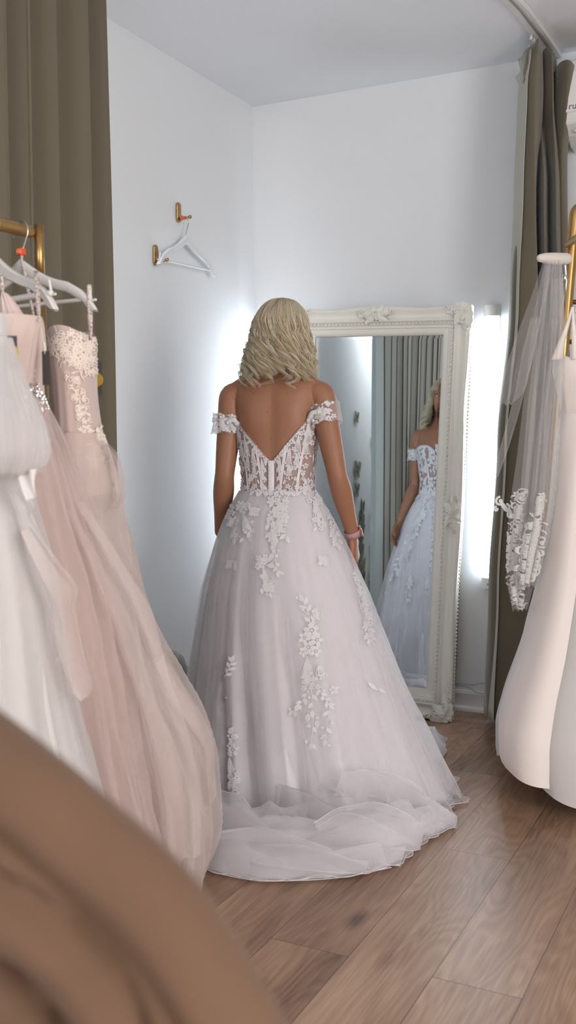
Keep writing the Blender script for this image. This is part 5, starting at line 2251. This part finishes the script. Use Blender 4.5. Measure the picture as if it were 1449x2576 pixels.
train = [
    ([(655, 1958, .12), (760, 1990, .13), (880, 2045, .14), (980, 2085, .11), (1050, 2118, .04)], [(640, 2015, .05), (740, 2085, .05), (850, 2135, .04), (960, 2172, .02), (1008, 2178, .01)], .05, 1.0, 1),
    ([(790, 2070, .13), (860, 2030, .16), (935, 2018, .16), (1010, 2040, .13), (1055, 2075, .08), (1062, 2122, .01)], [(800, 2110, .06), (850, 2110, .06), (930, 2120, .06), (990, 2135, .04), (1040, 2140, .02), (1058, 2136, .01)], .05, 1.4, 2),
    ([(900, 1935, .20), (1000, 1950, .16), (1060, 1985, .11), (1100, 2040, .05), (1148, 2078, .004)], [(840, 2000, .12), (960, 2010, .09), (1030, 2050, .05), (1090, 2078, .02), (1148, 2082, .003)], .04, 1.5, 3),
    ([(748, 1780, .36), (705, 1870, .25), (658, 1955, .13), (690, 1985, .10)], [(830, 1780, .36), (835, 1880, .25), (850, 1960, .16), (880, 2010, .12)], .03, 2.0, 4),
    ([(540, 1985, .14), (600, 2000, .14), (650, 2055, .10), (700, 2100, .07), (800, 2130, .06), (900, 2140, .05)], [(500, 2178, .01), (560, 2200, .01), (640, 2215, .008), (720, 2216, .008), (860, 2207, .008), (985, 2182, .008)], .05, 2.2, 5),
    ([(1005, 1870, .22), (1060, 1880, .17), (1095, 1900, .11), (1088, 1935, .03)], [(930, 1920, .16), (990, 1950, .12), (1040, 1960, .07), (1080, 1965, .02)], .03, 1.4, 6),
    ([(560, 2095, .10), (660, 2080, .11), (760, 2110, .10), (860, 2150, .07), (930, 2185, .02)], [(520, 2160, .02), (640, 2170, .04), (740, 2185, .03), (840, 2195, .02), (920, 2198, .01)], .035, 1.8, 7),
]
for E0, E1, bu, fo, sd in train:
    floor_sheet(E0, E1, skirt_o, bu, fo, sd)

# ------------------------------------------------------------------ gowns on the racks
M_white_g = cloth('white_satin_lining', (218, 213, 210), trans=.12, rough=.6, sheen=.3)
M_wt = tulle('white_gown_tulle', (230, 226, 225), .34, edge=.5, trans=.4, weave=.6)
M_blush = cloth('blush_lining', (214, 192, 184), trans=.15, rough=.7, sheen=.3)
M_bt = tulle('blush_tulle', (234, 218, 213), .34, edge=.5, trans=.45, weave=.8)
M_bt2 = tulle('pale_blush_tulle', (242, 230, 225), .26, edge=.55, trans=.45, weave=.8)
M_ivl = cloth('champagne_lace', (244, 228, 214), trans=.1, rough=.8)
M_satin = cloth('ivory_satin', (240, 229, 222), trans=.05, rough=.38, sheen=.4)


def gown_surf(levels, nz, nphi, nfold, amp, seed, grow=0.0, fold_from=.25, twist=0.0, z_min=.012, sharpf=1.0):
    """levels: (py, px_left, px_right, D, depth half) silhouettes -> closed rings, each level at its own height"""
    lv = np.array(levels, float)
    t = np.linspace(0, 1, len(lv))
    tt = np.linspace(0, 1, nz)
    cols = [pchip(t, lv[:, k], tt) for k in range(5)]
    phi = np.linspace(0, 2*PI, nphi, endpoint=False)
    pf = phi + .12*np.sin(2*phi + seed) + .06*np.sin(5*phi + seed*2)
    rows = []
    for i in range(nz):
        py, xl, xr, D, b_ = [c[i] for c in cols]
        c = at((xl + xr)/2, py, D)
        s = tt[i]
        g_ = grow*min(1.0, s*8)
        a = (xr - xl)/2*D/2545 + g_
        bb = b_ + g_
        A = amp*np.clip((s - fold_from)/(1 - fold_from), 0, 1)**.8*min(1.0, a/.2 + .3)
        w = np.sin(nfold*pf + twist*s*6 + seed)
        w2 = np.sin(nfold*1.73*pf + seed*2 + 2*s)
        f = A*((1 - np.abs(w))**sharpf*1.3 - 1.15 + .3*w2 + .3*fbm(phi*2 + seed, s*4, seed, 2))
        cs, sn = np.cos(phi), np.sin(phi)
        x = (a + f)*cs; y = (bb + f)*sn
        P = np.stack([c.x + RT.x*x + FW.x*y, c.y + RT.y*x + FW.y*y, np.full_like(phi, max(z_min, c.z)) + A*.4*w2*(s > .97)], -1)
        rows.append(P)
    return np.array(rows)


def surf_part(name, P, mat, parent):
    b = MB(); b.grid(P, close_u=True)
    return b.build(name, mat, parent), b.bvh()


def loop_strip(name, a, c, mat, parent, w=.005, sag=.0, marks=True):
    """printed hanger loop: narrow ribbon"""
    a, c = Vector(a), Vector(c)
    b = MB(); rows = []
    for k in range(14):
        f = k/13
        p = a.lerp(c, f) + RT*sag*math.sin(PI*f)
        tw = .5*math.sin(f*5)
        e = (RT*math.cos(tw) + FW*math.sin(tw))*w
        rows.append([tuple(p - e), tuple(p + e)])
    b.grid(rows)
    o = solid(b.build(name, mat, parent), .0006)
    return o


def tapemat():
    m = pmat('printed_ribbon', (206, 190, 184), rough=.6)
    nt = m.node_tree; pb = nt.nodes['Principled BSDF']
    tc = nt.nodes.new('ShaderNodeTexCoord')
    mp = nt.nodes.new('ShaderNodeMapping'); mp.inputs['Scale'].default_value = (300, 300, 240)
    nt.links.new(tc.outputs['Object'], mp.inputs[0])
    n = nt.nodes.new('ShaderNodeTexNoise'); n.inputs['Scale'].default_value = 1; n.inputs['Detail'].default_value = 1
    nt.links.new(mp.outputs[0], n.inputs['Vector'])
    cr = nt.nodes.new('ShaderNodeValToRGB'); cr.color_ramp.interpolation = 'CONSTANT'
    cr.color_ramp.elements[0].color = s2l((120, 104, 100)); cr.color_ramp.elements[1].color = s2l((206, 190, 184)); cr.color_ramp.elements[1].position = .43
    nt.links.new(n.outputs['Fac'], cr.inputs[0]); nt.links.new(cr.outputs[0], pb.inputs['Base Color'])
    return m


M_tapep = tapemat()

# hangers on the left rail
hk1 = at(68, 546, 2.25)
hU = Vector((.995, -.10, 0)).normalized()
rail_pt = lambda yy: Vector((RK.x + (yy - RK.y)*rd.x/rd.y, yy, RZ + .0145))
y1 = 1.78; c1 = rail_pt(y1) + Vector((0, 0, .004))
hg1, q1, zb1, top1 = hanger(c1, hU, tilt=.0, hw=.222, label='pale hanger with an orange size ring, holding the lace-bodice blush gown', size='10', drop=.105,
                            hook_r=.024, bar_drop=.008, group='pale hangers on the left gold rail')
y2 = 1.70; c2 = rail_pt(y2) + Vector((0, 0, .004))
hg2, q2, zb2, top2 = hanger(c2, (.97, -.24, 0), hw=.215, label='pale hanger in front, cut by the left edge, holding the brooch gown', drop=.115,
                            hook_r=.024, bar_drop=.0, bar_r=.007, group='pale hangers on the left gold rail', thick=.008)

# --- gown C: strapless blush gown with corded lace bodice
gC = thing('evening_gown', 'blush strapless gown with corded lace bodice, furthest along the gold rail', 'dress', at(200, 1400, 2.5).xy.to_3d(),
           group='gowns on the left gold rail')
LC = [(838, 122, 236, 2.24, .075), (868, 119, 241, 2.24, .085), (910, 120, 242, 2.24, .09), (980, 128, 243, 2.25, .085), (1060, 132, 252, 2.27, .09), (1130, 134, 268, 2.30, .12)]
P = gown_surf(LC + [(1240, 138, 292, 2.34, .17)], 40, 90, 9, .004, 2.0)
P[0:3, :, 2] += .010*np.sin(np.linspace(0, 2*PI, 90, endpoint=False)*2 - 1.0)[None, :]
bodC, bvC = surf_part('gown_bodice', P, M_blush, gC)
LCs = [(1090, 134, 258, 2.28, .11), (1180, 136, 272, 2.30, .16), (1300, 140, 294, 2.36, .22), (1400, 145, 314, 2.40, .27), (1500, 150, 330, 2.46, .31), (1620, 160, 362, 2.52, .35),
       (1720, 170, 412, 2.58, .38), (1830, 180, 480, 2.64, .40), (1950, 190, 522, 2.70, .42), (2060, 200, 530, 2.74, .42), (2170, 210, 515, 2.76, .40), (2215, 215, 495, 2.77, .38)]
skC, _ = surf_part('gown_skirt', gown_surf(LCs, 70, 260, 9, .035, 1.2, grow=-.035, fold_from=.05), M_blush, gC)
surf_part('tulle_layer', gown_surf(LCs, 70, 280, 5, .05, 3.7, grow=-.012, fold_from=.03, twist=.5), M_bt, skC)
surf_part('tulle_layer', gown_surf(LCs, 70, 300, 7, .04, 5.9, grow=.010, fold_from=.02, twist=-.4), M_bt2, skC)
surf_part('tulle_layer', gown_surf(LCs, 70, 300, 4, .055, 8.3, grow=.022, fold_from=.0, twist=.8), M_bt2, skC)
L = Lace(90); r_ = L.r
kC = 2545/2.2
for k in range(240):
    a, b_ = r_.uniform(-.052, .052), r_.uniform(-.085, .004)
    # lace dwindles to the right side lower down
    if b_ < -.045 and a < -.02 - (b_ + .045)*.9:
        continue
    ch = r_.random()
    if ch < .45:
        L.scroll(a, b_, r_.uniform(.005, .011), r_.uniform(0, 6.28), r_.uniform(.8, 1.3), r_.choice((-1, 1)), .0011)
    elif ch < .7:
        for q in range(5):
            L.scroll(a + .005*math.cos(q*1.256), b_ + .005*math.sin(q*1.256), .0028, q*1.256, 1.0, 1, .0008, 9)
    else:
        L.curve(a, b_, r_.uniform(0, 6.28), r_.uniform(.015, .03), r_.uniform(-2.5, 2.5), .0011)
for k in range(150):       # trail down her right side seam
    f = r_.random()
    a, b_ = .000 + .058*f**.6 - .01 + r_.uniform(-.016, .012)*(1 - f*.4), -.085 - .20*f
    if r_.random() < .5:
        L.scroll(a, b_, r_.uniform(.004, .009), r_.uniform(0, 6.28), 1.1, r_.choice((-1, 1)), .001)
    else:
        L.leaf(a, b_, .012, .0026, r_.uniform(0, 6.28))
L.project(bvC, lambda a, b_: cam_ray(180 + a*kC, 842 - b_*kC), .001).build('corded_lace', M_ivl, bodC)
L = Lace(91)
for k in range(70):
    f = k/69
    L.scroll(.05*math.sin(f*2), -.0 - .26*f, L.r.uniform(.004, .008), L.r.uniform(0, 6.28), 1.1, 1, .001)
    L.leaf(.05*math.sin(f*2) + L.r.uniform(-.012, .012), -.26*f, .014, .003, L.r.uniform(0, 6.28))
L.project(bvC, lambda a, b_: cam_ray(242 + a*kC, 1080 - b_*kC), .003).build('corded_lace', M_ivl, bodC)
# hanger loops
pA = q1(.205, zb1 + .02)
loop_strip('hanger_loop', q1(.203, zb1 + .03), at(228, 856, 2.16), M_tapep, gC)
loop_strip('hanger_loop', q1(.0, -.07), at(88, 812, 2.22), M_tapep, gC, w=.0035)
# swing tag with gold seal behind the gown's side
b = MB(); p = at(245, 953, 2.36); b.box((p.x, p.y, p.z), (.022, .001, .078), rz=YAW); tgC = b.build('swing_tag', M_dark, gC, smooth=False)
b = MB(); p = at(241, 955, 2.35)
pts = []
for k in range(48):
    a = 2*PI*k/48; rr = .0165*(1 + .06*math.cos(24*a))
    pts.append((rr*math.cos(a), rr*math.sin(a)))
M4 = Matrix.Translation(p) @ Matrix.Rotation(YAW, 4, 'Z')
b.prism(pts, .0015, M4); b.build('gold_seal', M_gold, tgC, smooth=False)
# big sheer loop of tulle at the side
def swag(name, pts, mat, parent, wv=.02, n=40, m=12, seed=1, close_at_floor=False, folds=3):
    """free sheet of tulle between two edges given as ((px,py,D), ...) polylines"""
    E0, E1 = pts
    def crv(E):
        W_ = [at(*e) for e in E]; t = np.arange(len(W_)); tt = np.linspace(0, len(W_) - 1, n)
        return np.stack([pchip(t, [w[c] for w in W_], tt) for c in range(3)], -1)
    A, B_ = crv(E0), crv(E1)
    rows = []
    for j in range(m):
        f = j/(m - 1)
        s = np.linspace(0, 1, n)
        P = A*(1 - f) + B_*f
        d = wv*np.sin(PI*f)*(np.sin(folds*PI*f + 2.5*s + seed) + .5)
        P = P + np.array(FW)[None, :]*(-d)[:, None] 
        rows.append(P)
    b = MB(); b.grid(rows)
    return b.build(name, mat, parent)


swag('tulle_swag', [[(262, 1105, 2.25), (300, 1150, 2.2), (318, 1230, 2.2), (306, 1270, 2.2), (270, 1290, 2.2)], [(255, 1130, 2.35), (262, 1180, 2.4), (270, 1230, 2.4), (262, 1262, 2.4), (240, 1270, 2.35)]], M_bt2, gC, .03)
swag('tulle_swag', [[(288, 1300, 2.3), (310, 1370, 2.3), (345, 1450, 2.35), (375, 1530, 2.4), (415, 1620, 2.45)], [(262, 1330, 2.4), (275, 1420, 2.45), (300, 1500, 2.5), (330, 1580, 2.55), (370, 1680, 2.6)]], M_bt2, gC, .02)
swag('tulle_swag', [[(415, 1640, 2.4), (455, 1710, 2.4), (505, 1790, 2.45), (533, 1850, 2.5), (540, 1930, 2.55), (545, 2000, 2.6)],
                    [(380, 1680, 2.4), (400, 1760, 2.4), (440, 1830, 2.45), (480, 1880, 2.5), (495, 1960, 2.55), (500, 2060, 2.6)]], M_bt2, gC, .03, seed=3)
swag('tulle_swag', [[(210, 1260, 2.1), (300, 1400, 2.1), (390, 1560, 2.15), (425, 1700, 2.2), (470, 1830, 2.25), (500, 1960, 2.3), (505, 2150, 2.35)],
                    [(150, 1290, 2.1), (190, 1430, 2.1), (230, 1600, 2.15), (290, 1760, 2.2), (310, 1900, 2.25), (330, 2050, 2.3), (340, 2200, 2.3)]], M_bt2, gC, .03, seed=5, m=24, folds=5)

# --- gown B: blush gown with V neck, gathered bodice and brooch
gB = thing('evening_gown', 'deep blush gown with gathered bodice and rhinestone brooch, middle of the left rail', 'dress', at(80, 1400, 2.2).xy.to_3d(),
           group='gowns on the left gold rail')
LB_ = [(798, -80, 104, 2.03, .06), (830, -82, 111, 2.03, .07), (880, -70, 113, 2.04, .075), (950, -50, 108, 2.05, .07), (1000, -40, 108, 2.06, .07), (1050, -42, 122, 2.07, .09)]
bodB, bvB = surf_part('gown_bodice', gown_surf(LB_, 40, 160, 15, .006, 4.0, fold_from=0, twist=1.2), M_blush, gB)
b = MB()      # shoulder pieces rising to the hanger
for (x0, x1, xt0, xt1) in ((-14, 74, 6, 18),):
    rows = []
    for j in range(14):
        f = j/13
        l = at(xt0 + (x0 - xt0)*f**.7, 738 + 92*f, 2.04 + .0*f); r__ = at(xt1 + (x1 - xt1)*f**.8, 738 + 78*f, 2.04)
        rows.append([tuple(l.lerp(r__, k/12) - FW*(.02*math.sin(PI*k/12) + .004*math.sin(k*1.9))) for k in range(13)])
    b.grid(rows)
b.build('shoulder_drape', M_blush, bodB)
LBs = [(1000, -40, 108, 2.06, .08), (1080, -50, 140, 2.07, .13), (1180, -60, 178, 2.1, .18), (1300, -70, 220, 2.13, .22), (1420, -80, 262, 2.16, .25), (1560, -90, 300, 2.2, .28), (1700, -100, 335, 2.24, .3),
       (1850, -110, 365, 2.28, .32), (2000, -110, 400, 2.32, .34), (2200, -110, 440, 2.36, .35), (2400, -110, 450, 2.38, .35)]
skB, _ = surf_part('gown_skirt', gown_surf(LBs, 70, 260, 11, .03, 2.2, grow=-.03, fold_from=.05), M_blush, gB)
surf_part('tulle_layer', gown_surf(LBs, 70, 280, 8, .04, 1.7, grow=-.01, fold_from=.03, twist=.7), M_bt, skB)
surf_part('tulle_layer', gown_surf(LBs, 70, 300, 13, .035, 6.9, grow=.008, fold_from=.02, twist=-.6), M_bt, skB)
loop_strip('hanger_loop', q2(.150, zb2 + .05), at(98, 808, 2.0), M_tapep, gB)
loop_strip('hanger_loop', at(3, 690, 2.03), at(8, 742, 2.03), M_tapep, gB, w=.003)
# brooch of rhinestones and leaves
b = MB(); rb = random.Random(8)
def stone(px, py, r):
    o_, d = cam_ray(px, py); loc, n, i, ds = bvB.ray_cast(o_, d.normalized())
    p = loc - d.normalized()*.006 if loc is not None else at(px, py, 1.98)
    M3 = Matrix.Rotation(rb.uniform(0, 3), 3, 'Y')
    b.ball(p, (r, r*.7, r), 6, 4, M=M3)
for k in range(95):
    f = rb.random(); a = rb.uniform(0, 6.28); q = math.sqrt(rb.random())
    px = 84 + 32*f*.9 + q*11*math.cos(a); py = 972 + 52*f + q*17*math.sin(a)
    stone(px, py, rb.uniform(.0014, .0042))
b.build('rhinestone_brooch', M_rhine, bodB, smooth=False)
# dark swing tag
p = at(116, 926, 1.99)
b = MB(); b.box((p.x, p.y, p.z), (.0165, .0012, .066), rz=YAW - .3); tg = b.build('swing_tag', M_dark, gB, smooth=False)
p = at(115, 880, 1.99)
b = MB(); b.tube([at(104, 825, 2.0), at(110, 868, 1.99), at(113, 890, 1.985)], .0009, 6); b.build('tag_cord', M_ivl, tg)
b = MB(); rows = []
for j in range(5):
    rows.append([tuple(at(106 + 8*k/3 + j, 862 + 26*j/4, 1.995) - FW*.004*math.sin(k)) for k in range(4)])
b.grid(rows); b.build('care_label', M_white_g, gB)

# --- gown A: white gown nearest the lens on the left rail
gA = thing('evening_gown', 'white gown with puffed sheer sleeve, nearest the lens on the left rail', 'dress', at(20, 1500, 1.9).xy.to_3d(),
           group='gowns on the left gold rail')
LA = [(790, -190, 9, 1.78, .07), (840, -190, 13, 1.78, .08), (850, -190, 12, 1.78, .08), (930, -180, 20, 1.79, .08), (1040, -170, 30, 1.80, .09), (1120, -170, 38, 1.8, .1), (1190, -170, 45, 1.8, .11)]
bodA, bvA = surf_part('gown_bodice', gown_surf(LA, 30, 120, 12, .003, 1.0), M_white_g, gA)
LAs = [(1170, -170, 42, 1.80, .11), (1220, -175, 60, 1.81, .14), (1300, -180, 82, 1.82, .17), (1400, -190, 108, 1.84, .2), (1500, -195, 130, 1.86, .22), (1620, -200, 151, 1.88, .24), (1750, -205, 174, 1.9, .26),
       (1900, -215, 212, 1.92, .28), (2050, -225, 252, 1.94, .3), (2250, -230, 300, 1.96, .31), (2600, -240, 350, 1.98, .32)]
skA, _ = surf_part('gown_skirt', gown_surf(LAs, 70, 240, 9, .016, .6, grow=-.008, fold_from=.1), M_white_g, gA)
surf_part('tulle_layer', gown_surf(LAs, 70, 260, 7, .02, 2.9, grow=.006, fold_from=.0, twist=.3), M_wt, skA)
# puffed sheer sleeve: a hanging balloon gathered at the bottom
for g_, sd in ((0, 1.0), (-.006, 2.7)):
    LV = [(850, -60, 30, 1.75, .03), (900, -80, 46, 1.73, .05), (960, -95, 66, 1.71, .07), (1020, -100, 92, 1.7, .085), (1080, -100, 114, 1.7, .095), (1130, -95, 124, 1.7, .1), (1165, -80, 116, 1.7, .09), (1190, -50, 96, 1.7, .07), (1200, -30, 76, 1.7, .04)]
    surf_part('puffed_sleeve', gown_surf(LV, 40, 200, 11, .010, sd, grow=g_, fold_from=0, twist=.6), M_wt, gA)
swag('ribbon_end', [[(92, 1180, 1.66), (86, 1215, 1.66), (91, 1250, 1.66)], [(38, 1180, 1.67), (48, 1225, 1.67), (62, 1262, 1.67)]], M_white_g, gA, .012, folds=2)
swag('tulle_swag', [[(80, 1320, 1.74), (145, 1410, 1.76), (192, 1470, 1.8), (190, 1540, 1.84), (210, 1640, 1.85), (232, 1720, 1.86), (225, 1752, 1.86)],
                    [(60, 1340, 1.74), (95, 1450, 1.76), (110, 1520, 1.8), (118, 1600, 1.82), (130, 1680, 1.84), (150, 1730, 1.86), (190, 1748, 1.86)]], MATS['pale_blush_tulle'], gA, .03, m=20, seed=2, folds=3)
swag('tulle_swag', [[(60, 1225, 1.7), (84, 1262, 1.72), (84, 1300, 1.74), (110, 1360, 1.75)], [(20, 1240, 1.7), (40, 1290, 1.72), (50, 1330, 1.74), (70, 1400, 1.75)]], M_wt, gA, .02, folds=2)
# translucent pale tag with seal seen through the sleeve
p = at(28, 888, 1.80)
b = MB(); b.box((p.x, p.y, p.z), (.022, .001, .06), rz=YAW); tg = b.build('swing_tag', M_dark, gA, smooth=False)
p = at(24, 890, 1.785)
M4 = Matrix.Translation(p) @ Matrix.Rotation(YAW, 4, 'Z')
b = MB(); b.prism(pts, .0015, M4); b.build('gold_seal', M_gold, tg, smooth=False)
# tiny sequins on the sleeve
b = MB(); rb = random.Random(3)
for k in range(90):
    px, py = rb.gauss(66, 12), rb.gauss(1005, 30)
    b.ball(at(px, py, 1.625 + .0), .0007, 5, 3)
b.build('sequins', M_sequin, gA)['kind'] = 'stuff'

# ------------------------------------------------------------------ right: satin gown, veil
gS = thing('evening_gown', 'ivory satin gown with thin straps hanging at the right edge beyond the veil', 'dress', at(1500, 1900, 3.45).xy.to_3d())
LS = [(905, 1398, 1602, 3.45, .09), (930, 1392, 1608, 3.45, .1), (965, 1398, 1602, 3.45, .1), (1010, 1408, 1592, 3.45, .09), (1042, 1413, 1587, 3.45, .085)]
P = gown_surf(LS, 30, 120, 5, .002, .5)
# neckline dips between the straps
ph_ = np.linspace(0, 2*PI, 120, endpoint=False)
for j in range(10):
    P[j, :, 2] -= (1 - j/10)*(.022*np.cos(2*ph_) - .0)*-1 + 0
bodS, _ = surf_part('gown_bodice', P, M_satin, gS)
LSs = [(1040, 1413, 1587, 3.45, .085), (1080, 1402, 1598, 3.45, .11), (1160, 1390, 1610, 3.45, .15), (1250, 1378, 1622, 3.45, .18), (1420, 1350, 1650, 3.45, .22), (1560, 1310, 1690, 3.45, .26), (1620, 1291, 1709, 3.45, .28),
       (1750, 1242, 1758, 3.45, .31), (1830, 1222, 1778, 3.45, .33), (1875, 1222, 1778, 3.45, .335), (1895, 1226, 1774, 3.45, .335)]
def satin_skirt(grow, amp, seed, hem):
    lv = np.array(LSs, float); nz, nphi = 70, 320
    t = np.linspace(0, 1, len(lv)); tt = np.linspace(0, 1, nz)
    cols = [pchip(t, lv[:, k], tt) for k in range(5)]
    phi = np.linspace(0, 2*PI, nphi, endpoint=False)
    rows = []
    for i in range(nz):
        py, xl, xr, D, b_ = [c[i] for c in cols]
        c = at(1500, py, D); a = (xr - xl)/2*D/2545 + grow; s = tt[i]
        A = amp*np.clip((s - .12)/.88, 0, 1)**1.0
        w = -.55 + np.cos(4*phi + seed + .4*np.sin(3*phi)); w2 = np.cos(11*phi + seed*3 + 1.2*np.sin(2*phi))
        f = A*(np.sign(w)*np.abs(w)**.8*.8 + .12*w2)
        rows.append(np.stack([c.x + RT.x*(a + f)*np.cos(phi) + FW.x*(b_ + f)*np.sin(phi), c.y + RT.y*(a + f)*np.cos(phi) + FW.y*(b_ + f)*np.sin(phi),
                              c.z + np.zeros_like(phi) - hem*s**6*(.5 + .5*np.sin(3*phi + 1))], -1))
    return np.array(rows)
skS, _ = surf_part('gown_skirt', satin_skirt(0, .055, 4.16, .05), M_satin, gS)
surf_part('underskirt', satin_skirt(-.03, .03, 2.0, .085), M_white_g, skS)
for pts_ in ([(1400, 905), (1413, 860), (1428, 815), (1440, 772)], [(1452, 905), (1447, 860), (1443, 815), (1441, 772)],
             [(1600, 905), (1628, 860), (1656, 815), (1684, 772)], [(1550, 905), (1600, 860), (1645, 815), (1683, 772)]):
    b = MB(); rows = []
    W_ = [at(x, y, 3.38) for x, y in pts_]
    t_ = np.arange(4); tt_ = np.linspace(0, 3, 20)
    C_ = np.stack([pchip(t_, [w_[c] for w_ in W_], tt_) for c in range(3)], -1)
    for k, q in enumerate(C_):
        w_ = .014*(1 - k/19)**1.5 + .0042
        rows.append([tuple(Vector(q) - RT*w_), tuple(Vector(q) - FW*.003), tuple(Vector(q) + RT*w_)])
    b.grid(rows); solid(b.build('shoulder_strap', M_satin, bodS), .0015)
# the hanger it hangs from
hs, _, _, _ = hanger(at(1562, 655, 3.40), RT, hw=.165, label='white hanger at the right edge carrying the satin gown straps', drop=.09, hook_r=.024)

# veil on its padded hanger
vl = thing('bridal_veil', 'long sheer bridal veil with scalloped lace edge hanging beside the olive curtain', 'veil', at(1390, 650, 3.45))
M_veil = tulle('veil_net', (232, 228, 226), .20, edge=.3, trans=.35)
def veil_sheet(lv, D0, wave, n, seed, mat=M_veil, name='veil_tulle'):
    lv = np.array(lv, float); nz = 60; nx = 90
    t = np.linspace(0, 1, len(lv)); tt = np.linspace(0, 1, nz)
    py, xl, xr = [pchip(t, lv[:, k], tt) for k in range(3)]
    rows = []
    for i in range(nz):
        s = tt[i]; row = []
        for j in range(nx):
            u = j/(nx - 1)
            uu = u + .025*math.sin(9*u + seed)*min(1, 1)
            D = D0 + wave*(.35 + .65*s)*(math.sin(n*2*PI*uu + seed) + .4*math.sin(n*3.7*PI*uu + seed*2 + s))
            row.append(tuple(at(xl[i] + (xr[i] - xl[i])*u, py[i] + 4*math.sin(n*2*PI*uu + seed)*(s > .98), D)))
        rows.append(row)
    b = MB(); b.grid(rows)
    o = b.build(name, mat, vl)
    return o, b.bvh()
v1, vb1 = veil_sheet([(655, 1372, 1414), (750, 1350, 1418), (850, 1335, 1420), (1000, 1318, 1412), (1150, 1300, 1405), (1250, 1286, 1396), (1350, 1276, 1378), (1450, 1274, 1352), (1535, 1290, 1325)], 3.42, .014, 3, 1.0)
v2, vb2 = veil_sheet([(655, 1378, 1414), (800, 1356, 1420), (1000, 1330, 1414), (1200, 1312, 1402), (1330, 1300, 1385), (1400, 1290, 1368), (1475, 1292, 1345)], 3.36, .012, 4, 2.4)
veil_sheet([(655, 1368, 1400), (750, 1335, 1372), (850, 1298, 1352), (930, 1272, 1334), (985, 1260, 1318), (1018, 1257, 1285)], 3.5, .015, 2, .4)
veil_sheet([(800, 1335, 1360), (900, 1312, 1340), (1000, 1292, 1316), (1100, 1266, 1288), (1160, 1250, 1268), (1200, 1244, 1252)], 3.47, .008, 1, .2)
veil_sheet([(700, 1385, 1416), (900, 1380, 1420), (1100, 1350, 1408), (1300, 1330, 1392), (1395, 1310, 1360)], 3.39, .012, 3, 3.4)
M_vl = tulle('veil_lace', (240, 237, 234), .82, edge=.15, trans=.3)
def veil_lace(seed, pts, bv, dens=1.0):
    L = Lace(seed); r = L.r; k = 2545/3.4
    P0 = [((x - 1320)/k, -(y - 1400)/k) for x, y in pts]
    for i in range(len(P0) - 1):
        n = max(1, int(math.dist(P0[i], P0[i+1])/.017*dens))
        for j in range(n):
            f = j/n; x = P0[i][0] + (P0[i+1][0] - P0[i][0])*f; y = P0[i][1] + (P0[i+1][1] - P0[i][1])*f
            h = r.choice((-1, 1))
            L.scroll(x + r.uniform(-.02, .02), y + r.uniform(-.012, .012), r.uniform(.013, .022), r.uniform(0, 6.28), r.uniform(.7, 1.1), h, r.uniform(.002, .0032))
            if r.random() < .6:
                L.leaf(x + r.uniform(-.012, .012), y + r.uniform(-.01, .01), r.uniform(.02, .034), .0065, r.uniform(0, 6.28))
            if r.random() < .5:
                L.flower(x + r.uniform(-.015, .015), y + r.uniform(-.012, .012), .012)
    return L.project(bv, lambda a, b_: cam_ray(1320 + a*k, 1400 - b_*k), .004)
veil_lace(5, [(1305, 1245), (1298, 1290), (1288, 1330), (1284, 1380), (1290, 1420), (1300, 1460), (1305, 1500), (1310, 1530)], vb1, 1.6).build('scalloped_lace', M_vl, v1)
veil_lace(6, [(1362, 1250), (1350, 1300), (1335, 1340), (1322, 1380), (1318, 1420), (1330, 1450), (1350, 1330), (1345, 1400), (1320, 1470)], vb2, 2.0).build('scalloped_lace', M_vl, v2)
Lx = Lace(17); kk = 2545/3.45
for a_, b_, rr, w_, h_, tn in ((0, 0, .017, .004, 1, .9), (.02, -.022, .015, .0036, -1, .9), (.036, -.046, .014, .0034, 1, .9), (-.012, -.026, .010, .003, 1, .8)):
    Lx.scroll(a_, b_, rr, 1.5, tn, h_, w_)
Lx.leaf(.0, .0, .04, .008, -.9); Lx.leaf(.02, -.02, .04, .008, -.9)
mb = MB(); mb.v = [tuple(at(1258 + x*kk, 1262 - y*kk, 3.46 - h)) for x, y, h in Lx.p]; mb.f = Lx.f
mb.build('lace_corner', M_vl, v1)
# padded end of the veil hanger
b = MB()
p0, p1 = at(1360, 649, 3.40), at(1424, 651, 3.45)
limb(b, [p0, p0.lerp(p1, .25), p0.lerp(p1, .6), p1], [.013, .0175, .019, .019], 20)
vh = b.build('padded_hanger', pmat('padded_satin', (222, 214, 204), rough=.4, sheen=.4), None)
vh = tag(vh, 'cream padded hanger end clipped to the gold tube, holding the veil', 'hanger')
b = MB()
q = at(1421, 664, 3.46)
b.tube([q + Vector((0, 0, .03)), q, q - Vector((0, 0, .06)) + RT*.006, q - Vector((0, 0, .13))], [.004, .006, .0045, .0025], 8)
b.ball(q - Vector((0, 0, .045)), (.008, .006, .014), 10, 6)
b.build('metal_clip', M_chrome, vh)

# ------------------------------------------------------------------ light
def area(name, loc, size, energy, rgb, rot):
    l = bpy.data.lights.new(name, 'AREA')
    l.shape = 'RECTANGLE'
    l.size, l.size_y = size
    l.energy = energy
    l.color = rgb
    o = bpy.data.objects.new(name, l)
    COL.objects.link(o)
    o.location = loc
    o.rotation_euler = rot
    return o


# daylight entering by the two added, unseen windows behind and beside the camera
area('daylight_front', (-.8, YF + .02, 1.5), (2.7, 2.1), 52, (1.0, .985, .98), (PI/2, 0, 0))
area('daylight_side', (XR - .02, 0, 1.5), (3.1, 1.9), 132, (1.0, .97, .95), (0, PI/2, 0))
w = bpy.data.worlds.new('world')
SC.world = w
w.use_nodes = True
w.node_tree.nodes['Background'].inputs[0].default_value = (.75, .85, 1, 1)
w.node_tree.nodes['Background'].inputs[1].default_value = .6
bpy.context.view_layer.update()
